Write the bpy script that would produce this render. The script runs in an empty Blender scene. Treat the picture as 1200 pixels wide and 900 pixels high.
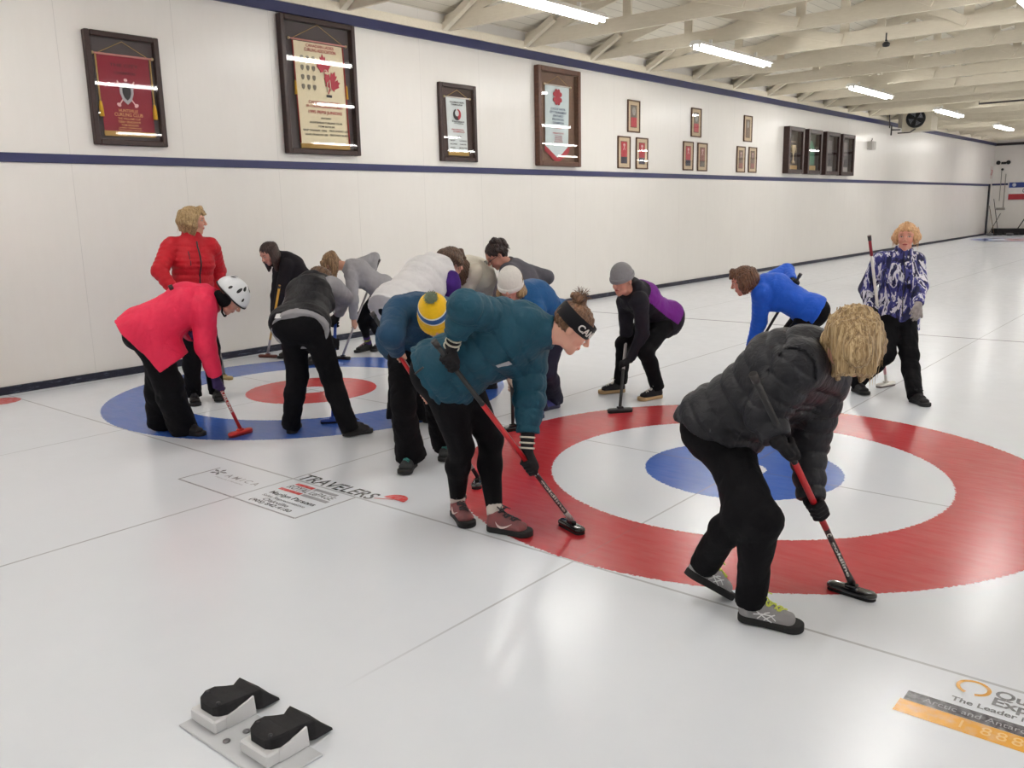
import bpy, math, random
import numpy as np
from mathutils import Vector, Matrix
rng = random.Random(7)
SC = bpy.context.scene
COL = SC.collection
PI = math.pi

# ------------------------------------------------------------------ camera / look
f_px, yaw, pit, roll, cx, cy, ch = 1015.13, 0.6956, 0.2, -0.0218, 2.2665, -4.9736, 1.6482
cam = bpy.data.cameras.new('camera'); cam.sensor_width = 36.0; cam.lens = f_px / 1200 * 36
camo = bpy.data.objects.new('camera', cam); COL.objects.link(camo); SC.camera = camo
cyw, syw = math.cos(yaw), math.sin(yaw)
fwd = Vector((-syw * math.cos(pit), cyw * math.cos(pit), -math.sin(pit)))
rr = Vector((cyw, syw, 0)); uu = rr.cross(fwd)
r2 = math.cos(roll) * rr + math.sin(roll) * uu; u2 = -math.sin(roll) * rr + math.cos(roll) * uu
M = Matrix((r2, u2, -fwd)).transposed().to_4x4(); M.translation = Vector((cx, cy, ch))
camo.matrix_world = M
cam.clip_end = 200
SC.view_settings.view_transform = 'Standard'
SC.view_settings.look = 'None'
SC.view_settings.gamma = 1.0
SC.view_settings.use_curve_mapping = False
SC.view_settings.exposure = 0.75

# ------------------------------------------------------------------ object helpers
def lin(c):
    return tuple(((x / 255) / 12.92 if x / 255 <= .04045 else ((x / 255 + .055) / 1.055) ** 2.4) for x in c)
def link(o, parent=None):
    COL.objects.link(o)
    if parent is not None: o.parent = parent
    return o
def tag(o, label=None, cat=None, group=None, kind=None):
    if label: o['label'] = label
    if cat: o['category'] = cat
    if group: o['group'] = group
    if kind: o['kind'] = kind
    return o
def thing(name, label, cat, loc=(0, 0, 0), rotz=0, group=None):
    o = link(bpy.data.objects.new(name, None)); o.location = loc; o.rotation_euler = (0, 0, rotz)
    o.empty_display_size = .1
    return tag(o, label, cat, group)
class MB:
    """collects shapes into one mesh"""
    def __init__(s): s.v = []; s.f = []; s.sm = []; s.mi = []
    def add(s, vs, fs, smooth=False, mi=0):
        n = len(s.v); s.v += [tuple(v) for v in vs]
        for f in fs: s.f.append(tuple(i + n for i in f)); s.sm.append(smooth); s.mi.append(mi)
        return s
    def box(s, a, b, mi=0, M=None, bev=0):
        x0, y0, z0 = a; x1, y1, z1 = b
        if bev > 0:
            o = []; fs = []
            bb = [(x0, x1), (y0, y1), (z0, z1)]
            # chamfered box: 24 verts
            idx = {}
            for sx in (0, 1):
                for sy in (0, 1):
                    for sz in (0, 1):
                        for ax in range(3):
                            p = [bb[0][sx], bb[1][sy], bb[2][sz]]; sg = (sx, sy, sz)
                            for k in range(3):
                                if k != ax: p[k] += -bev if sg[k] else bev
                            idx[(sx, sy, sz, ax)] = len(o); o.append(tuple(p))
            for ax in range(3):
                for sg in (0, 1):
                    k1, k2 = [k for k in range(3) if k != ax]
                    q = []
                    for u, w in ((0, 0), (1, 0), (1, 1), (0, 1)):
                        t = [0, 0, 0]; t[ax] = sg; t[k1] = u; t[k2] = w; q.append(idx[(t[0], t[1], t[2], ax)])
                    flip = (sg == 0) ^ (ax == 1)
                    fs.append(tuple(q[::-1]) if flip else tuple(q))
            for ax in range(3):
                k1, k2 = [k for k in range(3) if k != ax]
                for u in (0, 1):
                    for w in (0, 1):
                        t0 = [0, 0, 0]; t0[k1] = u; t0[k2] = w; t1 = list(t0); t1[ax] = 1
                        fs.append((idx[(*t0, k1)], idx[(*t1, k1)], idx[(*t1, k2)], idx[(*t0, k2)]))
            for sx in (0, 1):
                for sy in (0, 1):
                    for sz in (0, 1): fs.append((idx[(sx, sy, sz, 0)], idx[(sx, sy, sz, 1)], idx[(sx, sy, sz, 2)]))
            vs = o
        else:
            vs = [(x, y, z) for z in (z0, z1) for y in (y0, y1) for x in (x0, x1)]
            fs = [(0, 2, 3, 1), (4, 5, 7, 6), (0, 1, 5, 4), (2, 6, 7, 3), (0, 4, 6, 2), (1, 3, 7, 5)]
        if M is not None: vs = [M @ Vector(v) for v in vs]
        return s.add(vs, fs, False, mi)
    def tube(s, pts, r, n=10, mi=0, cap=True, smooth=True):
        pts = [Vector(p) for p in pts]; rs = r if isinstance(r, (list, tuple)) else [r] * len(pts)
        vs = []; fs = []; ref = None
        for i, p in enumerate(pts):
            t = (pts[min(i + 1, len(pts) - 1)] - pts[max(i - 1, 0)]).normalized()
            if ref is None: ref = Vector((0, 0, 1)) if abs(t.z) < .9 else Vector((1, 0, 0))
            x = (ref - t * ref.dot(t)).normalized(); y = t.cross(x); ref = x
            for k in range(n):
                a = 2 * PI * k / n; vs.append(p + (x * math.cos(a) + y * math.sin(a)) * rs[i])
        for i in range(len(pts) - 1):
            for k in range(n):
                k2 = (k + 1) % n; fs.append((i * n + k, i * n + k2, (i + 1) * n + k2, (i + 1) * n + k))
        s.add(vs, fs, smooth, mi)
        if cap:
            m = len(pts) - 1
            s.add(vs[:n], [tuple(range(n))[::-1]], False, mi); s.add(vs[m * n:], [tuple(range(n))], False, mi)
        return s
    def lathe(s, prof, n=24, M=None, sx=1, sy=1, mi=0, smooth=True, a0=0, a1=2 * PI):
        vs = []; fs = []; full = abs(a1 - a0 - 2 * PI) < 1e-6; m = n if full else n + 1
        for r, z in prof:
            for k in range(m):
                a = a0 + (a1 - a0) * k / n; v = Vector((r * sx * math.cos(a), r * sy * math.sin(a), z)); vs.append(M @ v if M is not None else v)
        for i in range(len(prof) - 1):
            for k in range(n):
                k2 = (k + 1) % m if full else k + 1
                fs.append((i * m + k, i * m + k2, (i + 1) * m + k2, (i + 1) * m + k))
        return s.add(vs, fs, smooth, mi)
    def prism(s, pts, z0, z1, M=None, mi=0):
        n = len(pts); vs = [Vector((x, y, z0)) for x, y in pts] + [Vector((x, y, z1)) for x, y in pts]
        fs = [tuple(range(n))[::-1], tuple(range(n, 2 * n))] + [(i, (i + 1) % n, n + (i + 1) % n, n + i) for i in range(n)]
        if M is not None: vs = [M @ v for v in vs]
        return s.add(vs, fs, False, mi)
    def quad(s, a, b, c, d, mi=0): return s.add([a, b, c, d], [(0, 1, 2, 3)], False, mi)
    def build(s, name, mats, parent=None, fix=True):
        me = bpy.data.meshes.new(name); me.from_pydata(s.v, [], s.f)
        if not isinstance(mats, (list, tuple)): mats = [mats]
        for m in mats: me.materials.append(m)
        me.polygons.foreach_set('use_smooth', s.sm); me.polygons.foreach_set('material_index', s.mi)
        if fix:
            import bmesh
            bm = bmesh.new(); bm.from_mesh(me); bmesh.ops.remove_doubles(bm, verts=bm.verts, dist=1e-5)
            bmesh.ops.recalc_face_normals(bm, faces=bm.faces); bm.to_mesh(me); bm.free()
        me.update()
        return link(bpy.data.objects.new(name, me), parent)
def rel(o, M):
    """give a parentless-built local mesh a transform"""
    o.matrix_local = M; return o
def frame(o, x, y, z):
    m = Matrix((Vector(x).normalized(), Vector(y).normalized(), Vector(z).normalized())).transposed().to_4x4(); m.translation = Vector(o); return m
def mesh_text(body, size=1.0, ext=0.0, align='CENTER', font_shear=0, spacing=1.0, bold=0.0, line=1.0):
    c = bpy.data.curves.new('lettering', 'FONT'); c.body = body; c.size = size; c.extrude = ext; c.align_x = align; c.align_y = 'CENTER'
    c.shear = font_shear; c.space_character = spacing; c.offset = bold; c.space_line = line; c.resolution_u = 3
    o = bpy.data.objects.new('lettering', c); COL.objects.link(o)
    bpy.context.view_layer.update()
    me = bpy.data.meshes.new_from_object(o.evaluated_get(bpy.context.evaluated_depsgraph_get()))
    bpy.data.objects.remove(o); bpy.data.curves.remove(c)
    return me
def text_obj(name, body, mat, M, parent=None, size=1.0, ext=0.0005, sx=1, sy=1, fit=None, **k):
    """fit=(w,h) squeezes the lettering into a box of that size around the origin of M"""
    me = mesh_text(body, size, ext, **k)
    n = len(me.vertices); co = np.empty(n * 3); me.vertices.foreach_get('co', co); co = co.reshape(-1, 3)
    if fit and n:
        mn, mx = co.min(0), co.max(0)
        co[:, 0] = (co[:, 0] - (mn[0] + mx[0]) / 2) * fit[0] / max(1e-6, mx[0] - mn[0])
        if fit[1]: co[:, 1] = (co[:, 1] - (mn[1] + mx[1]) / 2) * fit[1] / max(1e-6, mx[1] - mn[1])
    else: co[:, 0] *= sx; co[:, 1] *= sy
    Mn = np.array(M); co = co @ Mn[:3, :3].T + Mn[:3, 3]
    me.vertices.foreach_set('co', co.ravel()); me.materials.clear(); me.materials.append(mat); me.update(); me.name = name
    return link(bpy.data.objects.new(name, me), parent)

# ------------------------------------------------------------------ materials
class NT:
    def __init__(s, name):
        s.m = bpy.data.materials.new(name); s.m.use_nodes = True; s.t = s.m.node_tree; s.t.nodes.clear()
        s.out = s.n('ShaderNodeOutputMaterial')
    def n(s, t, **k):
        x = s.t.nodes.new(t)
        for a, b in k.items(): setattr(x, a, b)
        return x
    def L(s, a, b): s.t.links.new(a, b)
    def put(s, inp, v):
        if hasattr(v, 'is_linked') or hasattr(v, 'links'): s.L(v, inp)
        else: inp.default_value = v
    def m_(s, op, a, b=None, c=None, clamp=False):
        x = s.n('ShaderNodeMath', operation=op, use_clamp=clamp); s.put(x.inputs[0], a)
        if b is not None: s.put(x.inputs[1], b)
        if c is not None: s.put(x.inputs[2], c)
        return x.outputs[0]
    def noise(s, vec, scale, detail=3, rough=.5, dist=0):
        x = s.n('ShaderNodeTexNoise'); s.put(x.inputs['Vector'], vec); x.inputs['Scale'].default_value = scale
        x.inputs['Detail'].default_value = detail; x.inputs['Roughness'].default_value = rough; x.inputs['Distortion'].default_value = dist
        return x.outputs['Fac']
    def obj(s): return s.n('ShaderNodeTexCoord').outputs['Object']
    def attr(s, name): return s.n('ShaderNodeAttribute', attribute_name=name).outputs['Vector']
    def map(s, vec, sc=(1, 1, 1), loc=(0, 0, 0), rot=(0, 0, 0)):
        x = s.n('ShaderNodeMapping'); s.L(vec, x.inputs[0]); x.inputs['Scale'].default_value = sc; x.inputs['Location'].default_value = loc; x.inputs['Rotation'].default_value = rot
        return x.outputs[0]
    def xyz(s, vec):
        x = s.n('ShaderNodeSeparateXYZ'); s.L(vec, x.inputs[0]); return x.outputs
    def mix(s, f, a, b):
        x = s.n('ShaderNodeMix', data_type='RGBA'); s.put(x.inputs[0], f)
        s.put(x.inputs[6], a if hasattr(a, 'links') else (*a[:3], 1)); s.put(x.inputs[7], b if hasattr(b, 'links') else (*b[:3], 1)); return x.outputs[2]
    def ramp(s, f, stops, const=False):
        x = s.n('ShaderNodeValToRGB'); s.L(f, x.inputs[0]); e = x.color_ramp.elements
        if const: x.color_ramp.interpolation = 'CONSTANT'
        while len(e) > 1: e.remove(e[0])
        e[0].position = stops[0][0]; e[0].color = (*stops[0][1][:3], 1)
        for p, c in stops[1:]:
            q = e.new(p); q.color = (*c[:3], 1)
        return x.outputs[0]
    def bump(s, h, strength=.3, dist=.01, normal=None):
        x = s.n('ShaderNodeBump'); x.inputs['Strength'].default_value = strength; x.inputs['Distance'].default_value = dist; s.L(h, x.inputs['Height'])
        if normal is not None: s.L(normal, x.inputs['Normal'])
        return x.outputs[0]
    def bsdf(s, color, rough=.5, metal=0, spec=.5, normal=None, sheen=0, coat=0, **k):
        x = s.n('ShaderNodeBsdfPrincipled')
        s.put(x.inputs['Base Color'], color if hasattr(color, 'links') else (*color[:3], 1)); s.put(x.inputs['Roughness'], rough)
        x.inputs['Metallic'].default_value = metal; x.inputs['Specular IOR Level'].default_value = spec
        x.inputs['Sheen Weight'].default_value = sheen; x.inputs['Coat Weight'].default_value = coat
        for a, b in k.items(): x.inputs[a.replace('_', ' ')].default_value = b
        if normal is not None: s.L(normal, x.inputs['Normal'])
        s.L(x.outputs[0], s.out.inputs[0]); return s.m
_mc = {}
def plain(name, c, rough=.5, metal=0, spec=.5, bump=0, bscale=60, var=.08, vscale=8, **k):
    key = (name, tuple(c), rough)
    if key in _mc: return _mc[key]
    t = NT(name); v = t.obj(); c = lin(c)
    col = t.mix(t.noise(v, vscale, 4), tuple(x * (1 - var) for x in c), tuple(min(1, x * (1 + var)) for x in c)) if var else c
    nm = t.bump(t.noise(v, bscale, 3), bump, .01) if bump else None
    _mc[key] = t.bsdf(col, rough, metal, spec, nm, **k); return _mc[key]
def wood(name, c1, c2, rough=.45, sc=(1, 1, 1)):
    t = NT(name); v = t.map(t.obj(), sc); n = t.noise(v, 9, 6, .6, 1.2)
    return t.bsdf(t.ramp(n, [(.3, lin(c1)), (.7, lin(c2))]), rough, 0, .4, t.bump(n, .2, .004))
def fabric(name, c, rough=.8, weave=500, bump=.25, var=.12, sheen=.0, c2=None, spec=.3, wr=.35):
    key = ('f', name, tuple(c), c2)
    if key in _mc: return _mc[key]
    t = NT(name); v = t.obj(); c = lin(c); d = lin(c2) if c2 else tuple(x * (1 - var) for x in c)
    col = t.mix(t.noise(v, 14, 4, .6), d, tuple(min(1, x * (1 + var)) for x in c))
    n1 = t.bump(t.noise(v, weave, 2), bump, .002)
    nm = t.bump(t.noise(v, 26, 3, .55, .8), wr, .012, n1)
    _mc[key] = t.bsdf(col, rough, 0, spec, nm, sheen=sheen); return _mc[key]
# ================================================================== THE RINK
X0, X1, Y0, Y1 = -6.698, 15.3, -11.5, 40.3
SP = 4.364
WHITE = lin((236, 232, 226))
def ice_material():
    t = NT('painted_ice'); v = t.obj(); x, y, z = t.xyz(v)
    wob = t.noise(v, 55, 2); wob = t.m_('MULTIPLY', t.m_('SUBTRACT', wob, .5), .03)
    idx = t.m_('FLOOR', t.m_('DIVIDE', t.m_('ADD', x, SP / 2), SP))
    xf = t.m_('SUBTRACT', x, t.m_('MULTIPLY', idx, SP))
    par = t.m_('ABSOLUTE', t.m_('MODULO', idx, 2.0))                     # 0 red house, 1 blue house
    yf = t.m_('SUBTRACT', 17.37, t.m_('ABSOLUTE', t.m_('SUBTRACT', y, 17.37)))
    d = t.m_('SQRT', t.m_('ADD', t.m_('MULTIPLY', xf, xf), t.m_('MULTIPLY', yf, yf)))
    d = t.m_('ADD', d, wob)
    def inside(r, w=.006): return t.m_('DIVIDE', t.m_('SUBTRACT', r, d), w, clamp=True)
    n1 = t.noise(v, 1.3, 4, .6); n2 = t.noise(v, 7, 5, .65)
    ice = t.mix(n1, lin((230, 234, 242)), lin((240, 243, 249)))
    ice = t.mix(t.m_('MULTIPLY', n2, .15), ice, lin((214, 220, 230)))
    red = t.mix(n2, lin((178, 36, 44)), lin((194, 54, 60)))
    redp = t.mix(n2, lin((200, 52, 56)), lin((214, 74, 76)))
    blue = t.mix(n2, lin((44, 86, 176)), lin((64, 108, 194)))
    outer = t.mix(par, red, blue); inner = t.mix(par, blue, redp)
    c = t.mix(inside(1.829), ice, outer)
    c = t.mix(inside(1.21), c, ice); c = t.mix(inside(.61), c, inner); c = t.mix(inside(.15), c, ice)
    def line(coord, off, w, soft=.35):
        a = t.m_('ABSOLUTE', t.m_('SUBTRACT', coord, off))
        return t.m_('DIVIDE', t.m_('SUBTRACT', w, a), w * soft, clamp=True)
    fade = t.m_('ADD', .35, t.m_('MULTIPLY', t.noise(v, 2.2, 3), .6), clamp=True)
    L = line(yf, 0, .008); L = t.m_('MAXIMUM', L, line(yf, -1.829, .009)); L = t.m_('MAXIMUM', L, t.m_('MULTIPLY', line(xf, 0, .007), t.m_('MULTIPLY_ADD', yf, 1.2, 3.9, clamp=True)))
    L = t.m_('MAXIMUM', L, line(t.m_('ABSOLUTE', xf), SP / 2, .009))
    L = t.m_('MULTIPLY', L, t.m_('MULTIPLY', fade, .68))
    L = t.m_('MAXIMUM', L, t.m_('MULTIPLY', line(yf, 6.46, .024), .85))
    inpt = t.m_('MULTIPLY', inside(1.829), t.m_('GREATER_THAN', d, 1.22))
    L = t.m_('MULTIPLY', L, t.m_('SUBTRACT', 1.0, t.m_('MULTIPLY', inpt, .7)))
    c = t.mix(L, c, lin((92, 90, 96)))
    # frost, scratches and pebble
    scr = t.noise(t.map(v, (1, 5, 1), rot=(0, 0, .5)), 5, 4, .6)
    fr = t.m_('MULTIPLY', t.m_('SUBTRACT', scr, .3, clamp=True), .25, clamp=True)
    c = t.mix(t.m_('MULTIPLY', fr, .3), c, lin((242, 244, 248)))
    peb = t.noise(v, 190, 2, .5)
    bm = t.bump(peb, .05, .001, t.bump(t.noise(v, 5, 2), .03, .004))
    rough = t.m_('ADD', .16, t.m_('MULTIPLY', n2, .14))
    return t.bsdf(c, rough, 0, .42, bm)
def wall_material(name='white_wall_panel', seams=True, shiny=True):
    t = NT(name); v = t.obj(); x, y, z = t.xyz(v)
    n = t.noise(v, .9, 4, .6); n2 = t.noise(t.map(v, (1, 3, .5)), 5, 4, .6)
    c = t.mix(n, lin((229, 225, 220)), lin((238, 234, 229)))
    c = t.mix(t.m_('MULTIPLY', n2, .22), c, lin((214, 208, 200)))
    sm = t.m_('ABSOLUTE', t.m_('SUBTRACT', t.m_('FRACT', t.m_('DIVIDE', t.m_('ADD', y, .95 + 12.2), 1.22)), .5))   # .5 at seam
    sl = t.m_('DIVIDE', t.m_('SUBTRACT', sm, .4965), .002, clamp=True)
    if seams: c = t.mix(t.m_('MULTIPLY', sl, t.m_('ADD', .02, t.m_('MULTIPLY', t.noise(v, 1.6, 2), .45))), c, lin((150, 146, 142)))
    wav = t.noise(t.map(v, (1, 1.2, .35)), 3.0, 3, .5)
    bm = t.bump(wav, .35, .008)
    if seams: bm = t.bump(sl, .3, -.003, bm)
    return t.bsdf(c, .28 if shiny else .6, 0, .45 if shiny else .25, bm)
M_ice = ice_material(); M_wall = wall_material(); M_wall2 = wall_material('white_painted_wall', False, False)
M_navy = plain('navy_paint', (38, 42, 88), .45, bump=.1, var=.15)
M_kick = None
t = NT('frosted_navy_kickboard'); v = t.obj(); n = t.noise(t.map(v, (1, .6, 4)), 12, 5, .7)
M_kick = t.bsdf(t.ramp(n, [(.0, lin((14, 15, 28))), (.56, lin((24, 26, 46))), (.68, lin((96, 104, 120))), (.8, lin((150, 156, 168)))]), .5, 0, .4, t.bump(n, .4, .01))
t = NT('white_painted_boards'); v = t.obj(); x, y, z = t.xyz(v)
pl = t.m_('ABSOLUTE', t.m_('SUBTRACT', t.m_('FRACT', t.m_('DIVIDE', x, .185)), .5)); sl = t.m_('DIVIDE', t.m_('SUBTRACT', pl, .465), .02, clamp=True)
c = t.mix(t.noise(v, 1.6, 4, .6), lin((212, 205, 188)), lin((234, 228, 214))); c = t.mix(t.m_('MULTIPLY', sl, .6), c, lin((140, 130, 112)))
M_deck = t.bsdf(c, .7, 0, .2, t.bump(sl, .5, -.006))
t = NT('white_painted_timber'); v = t.obj(); n = t.noise(t.map(v, (2, 12, 12)), 3, 5, .6)
c = t.mix(n, lin((216, 206, 186)), lin((236, 228, 210))); c = t.mix(t.m_('MULTIPLY', t.m_('SUBTRACT', t.noise(v, 5, 4, .7), .6, clamp=True), 1.2, clamp=True), c, lin((170, 158, 136)))
M_timber = t.bsdf(c, .65, 0, .25, t.bump(n, .25, .004))

floor = MB().quad((X0, Y0, 0), (X1, Y0, 0), (X1, Y1, 0), (X0, Y1, 0)).build('floor', M_ice); tag(floor, kind='structure')
def struct(name, mb, mat): return tag(mb.build(name, mat), kind='structure')
struct('wall_left', MB().box((X0 - .15, Y0, -.05), (X0, Y1 + .4, 4.35)), M_wall)
struct('wall_back', MB().box((X0 - .15, Y1, -.05), (X1 + .15, Y1 + .15, 8.5)), M_wall2)
struct('wall_right', MB().box((X1, Y0, -.05), (X1 + .15, Y1, 4.35)), M_wall2)
struct('wall_front', MB().box((X0 - .15, Y0 - .15, -.05), (X1 + .15, Y0, 8.5)), M_wall2)
struct('baseboard_left', MB().box((X0, Y0, 0), (X0 + .035, 39.6, .075), bev=.004), M_kick)
struct('trim_1', MB().box((X0, Y0, 2.175), (X0 + .022, 39.75, 2.262), bev=.004), M_navy)
struct('trim_2', MB().box((X0, Y0, 3.955), (X0 + .05, Y1, 4.075), bev=.005), M_navy)
struct('trim_3', MB().box((X0, 39.55, .0), (X0 + .05, 39.75, 2.262), bev=.005), plain('black_post', (24, 22, 34), .5))
struct('trim_4', MB().box((X0, Y1 - .03, 2.2), (-6.05, Y1, 2.28), bev=.004), M_navy)
struct('trim_5', MB().box((X0, Y1 - .06, 3.95), (X1, Y1, 4.06), bev=.004), plain('dark_beam', (58, 52, 56), .6))
# gable deck: rises from the side walls to the ridge
RX = (X0 + X1) / 2; ZE = 4.31; SL = .24
def deckz(x): return ZE + SL * ((x - X0) if x < RX else (X1 - x))
mb = MB()
for a, b in ((X0 - .15, RX), (RX, X1 + .15)):
    za = ZE if a < RX - 1e-6 else deckz(RX); zb = deckz(RX) if b <= RX + 1e-6 else ZE
    mb.add([(a, Y0, za), (b, Y0, zb), (b, Y1 + .1, zb), (a, Y1 + .1, za), (a, Y0, za + .06), (b, Y0, zb + .06), (b, Y1 + .1, zb + .06), (a, Y1 + .1, za + .06)],
           [(0, 1, 2, 3), (7, 6, 5, 4), (0, 4, 5, 1), (3, 2, 6, 7)])
struct('ceiling', mb, M_deck)
# roof trusses
def bar(mb, a, b, w, h):
    """timber of width w (along y) and depth h between two points of one xz plane"""
    a = Vector(a); b = Vector(b); d = (b - a).normalized(); n = Vector((0, 1, 0)).cross(d)
    M = frame(a, d, (0, 1, 0), d.cross(Vector((0, 1, 0)))); L = (b - a).length
    mb.box((0, -w / 2, -h / 2), (L, w / 2, h / 2), M=M)
def make_truss():
    r = thing('roof_truss', 'white painted timber roof truss spanning the rink above the navy trim', 'roof truss', (0, 0, 0), 0, 'white timber roof trusses')
    ZB = 4.215
    m = MB(); bar(m, (X0, 0, ZB), (X1, 0, ZB), .05, .2); m.build('bottom_chord', M_timber, r)
    for sgn in (0, 1):
        m = MB(); xa = X0 if sgn == 0 else X1
        bar(m, (xa, 0, ZE - .08), (RX, 0, deckz(RX) - .09), .05, .17); m.build('top_chord', M_timber, r)
    n = 12; step = (X1 - X0) / n
    for i in range(1, n):
        xb = X0 + i * step
        m = MB(); bar(m, (xb, .05, ZB), (xb, .05, deckz(xb) - .1), .04, .14); m.build('upright', M_timber, r)
        xt = X0 + (i - 1) * step if xb <= RX + .01 else X0 + (i + 1) * step
        if i > 1 and i < n - 1:
            m = MB(); bar(m, (xb, -.05, ZB), (xt + (.15 if xb <= RX + .01 else -.15), -.05, deckz(xt) - .1), .04, .14); m.build('diagonal', M_timber, r)
    m = MB(); bar(m, (X0 + .04, -.09, 4.14), (X0 + .62, -.09, deckz(X0 + .62) + .0), .09, .09); m.build('wall_brace', M_timber, r)
    return r
def copy_tree(o, parent=None):
    c = o.copy(); COL.objects.link(c); c.parent = parent
    for ch in list(o.children): copy_tree(ch, c)
    return c
tr = make_truss()
k0 = -4
for k in range(k0, 21):
    o = tr if k == k0 else copy_tree(tr)
    o.location = (0, 2.65 + 1.82 * k, 0)
# short blocking between trusses along the wall top
m = MB()
m.box((X0, Y0, 4.075), (X0 + .07, Y1, 4.19)); struct('trim_6', m, M_timber)

# fluorescent fixtures
t = NT('lit_fluorescent_tube'); e = t.n('ShaderNodeEmission'); e.inputs[0].default_value = (1, .985, .955, 1); e.inputs[1].default_value = 30; t.L(e.outputs[0], t.out.inputs[0]); M_tube = t.m
M_fix = plain('white_enamel', (232, 230, 224), .4, var=.02)
def make_light(label, group):
    r = thing('ceiling_light', label, 'ceiling light', (0, 0, 0), 0, group)
    m = MB(); L = 1.3
    m.add([(-.06, -L, .09), (.06, -L, .09), (.06, L, .09), (-.06, L, .09), (-.11, -L, .03), (.11, -L, .03), (.11, L, .03), (-.11, L, .03)],
          [(0, 1, 2, 3), (4, 5, 1, 0), (7, 6, 2, 3), (5, 6, 2, 1), (4, 7, 3, 0), (4, 7, 6, 5)])
    m.build('housing', M_fix, r)
    for sx in (-.055, .055):
        m = MB().tube([(sx, -L + .04, 0), (sx, L - .04, 0)], .019, 8); m.build('tube', M_tube, r)
        for sy in (-1, 1): MB().box((sx - .018, sy * (L - .04) - .012, -.02), (sx + .018, sy * (L - .04) + .012, .035), bev=.003).build('lamp_holder', M_fix, r)
    for sy in (-.8, .8): MB().box((-.02, sy - .02, .085), (.02, sy + .02, .16)).build('hanger', M_fix, r)
    return r
LZ = 3.93
vis = [(3.45, 'nearest ceiling light in the lit row, cut by the top edge of the photo'), (8.5, 'second ceiling light from the camera in the row along the wall side'),
       (15.2, 'third ceiling light from the camera, hanging just before the dark wall fan'), (21.8, 'fourth ceiling light, seen just beyond the dark wall fan'),
       (28.9, 'farthest ceiling light near the end wall, at the right edge of the photo')]
proto = None
for y, lb in vis:
    if proto is None: proto = make_light(lb, 'fluorescent lights over the near lane'); o = proto
    else: o = copy_tree(proto)
    o['label'] = lb; o.location = (-4.24, y, LZ)
for x in (-4.24, 0, 4.36, 8.73, 13.0):
    for y in (-8.5, -2.6, 3.45, 8.5, 15.2, 21.8, 28.9, 35.6):
        if x == -4.24 and y in (3.45, 8.5, 15.2, 21.8, 28.9): continue
        if y == -8.5 and x > 5: continue
        o = copy_tree(proto); o.location = (x, y, LZ); o['group'] = 'fluorescent lights of the other rows'
        o['label'] = 'long fluorescent ceiling light of the rows outside the photo'
# ================================================================== THINGS ON THE WALLS
M_wd = wood('dark_brown_wood', (42, 26, 24), (62, 40, 36), .4, (3, 3, .6))
M_wd2 = wood('mid_brown_wood', (78, 50, 38), (106, 70, 52), .4, (3, 3, .6))
M_gold = plain('gold_fringe', (176, 140, 70), .6, bump=.5, bscale=300)
M_gcord = plain('gold_cord', (190, 156, 92), .6)
M_yel = plain('yellow_tassel', (212, 164, 44), .8, bump=.5, bscale=200)
M_brass = plain('brass_knob', (226, 206, 160), .3, .6, var=0)
t = NT('case_glass'); tr_ = t.n('ShaderNodeBsdfTransparent'); gl = t.n('ShaderNodeBsdfGlossy'); gl.inputs['Roughness'].default_value = .02
fr = t.n('ShaderNodeFresnel'); fr.inputs[0].default_value = 1.5; mx = t.n('ShaderNodeMixShader'); ge = t.n('ShaderNodeNewGeometry'); t.L(t.m_('MULTIPLY', fr.outputs[0], t.m_('SUBTRACT', 1.0, ge.outputs['Backfacing'])), mx.inputs[0]); t.L(tr_.outputs[0], mx.inputs[1]); t.L(gl.outputs[0], mx.inputs[2]); t.L(mx.outputs[0], t.out.inputs[0]); M_glass = t.m
def sil(name, c): return fabric(name, c, .6, 300, .15, .06, wr=.15)
def onwall(y, z): return frame((X0 + .001, y, z), (0, 1, 0), (0, 0, 1), (1, 0, 0))
def case(name, label, cat, y0, y1, z0, z1, depth, wmat, bw, back, group=None, tilt=0):
    r = thing(name, label, cat, group=group); r.matrix_world = onwall((y0 + y1) / 2, (z0 + z1) / 2)
    W, H = (y1 - y0) / 2, (z1 - z0) / 2
    m = MB()
    for a, b in (((-W, -H, 0), (-W + bw, H, depth)), ((W - bw, -H, 0), (W, H, depth)), ((-W + bw, -H, 0), (W - bw, -H + bw, depth)), ((-W + bw, H - bw, 0), (W - bw, H, depth))):
        m.box(a, b, bev=min(.008, bw / 4))
    m.build('frame', wmat, r)
    MB().box((-W + bw, -H + bw, .003), (W - bw, H - bw, .012)).build('backing', back, r)
    MB().box((-W + bw, -H + bw, depth * .8), (W - bw, H - bw, depth * .8 + .003)).build('glass_pane', M_glass, r)
    return r, W, H
def TT(x, y, z=0, ang=0):
    m = Matrix.Rotation(ang, 4, 'Z'); m.translation = Vector((x, y, z)); return m
def banner(r, pts, z, mat, name='banner', wave=.004, n=16):
    """cloth: outline polygon in local xy given as left/right edges by height"""
    m = MB(); vs = []; fs = []; nx = 14
    for j in range(n + 1):
        v = j / n
        for i in range(nx + 1):
            u = i / nx; x, y = pts(u, v); vs.append((x, y, z + wave * math.sin(u * 9 + v * 2) * (.3 + v)))
    for j in range(n):
        for i in range(nx): a = j * (nx + 1) + i; fs.append((a, a + 1, a + nx + 2, a + nx + 1))
    k = len(vs); vs += [(x, y, zz - .002) for x, y, zz in vs]; fs += [tuple(i + k for i in f[::-1]) for f in list(fs)]
    m.add(vs, fs, True); return m.build(name, mat, r, fix=False)
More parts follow.
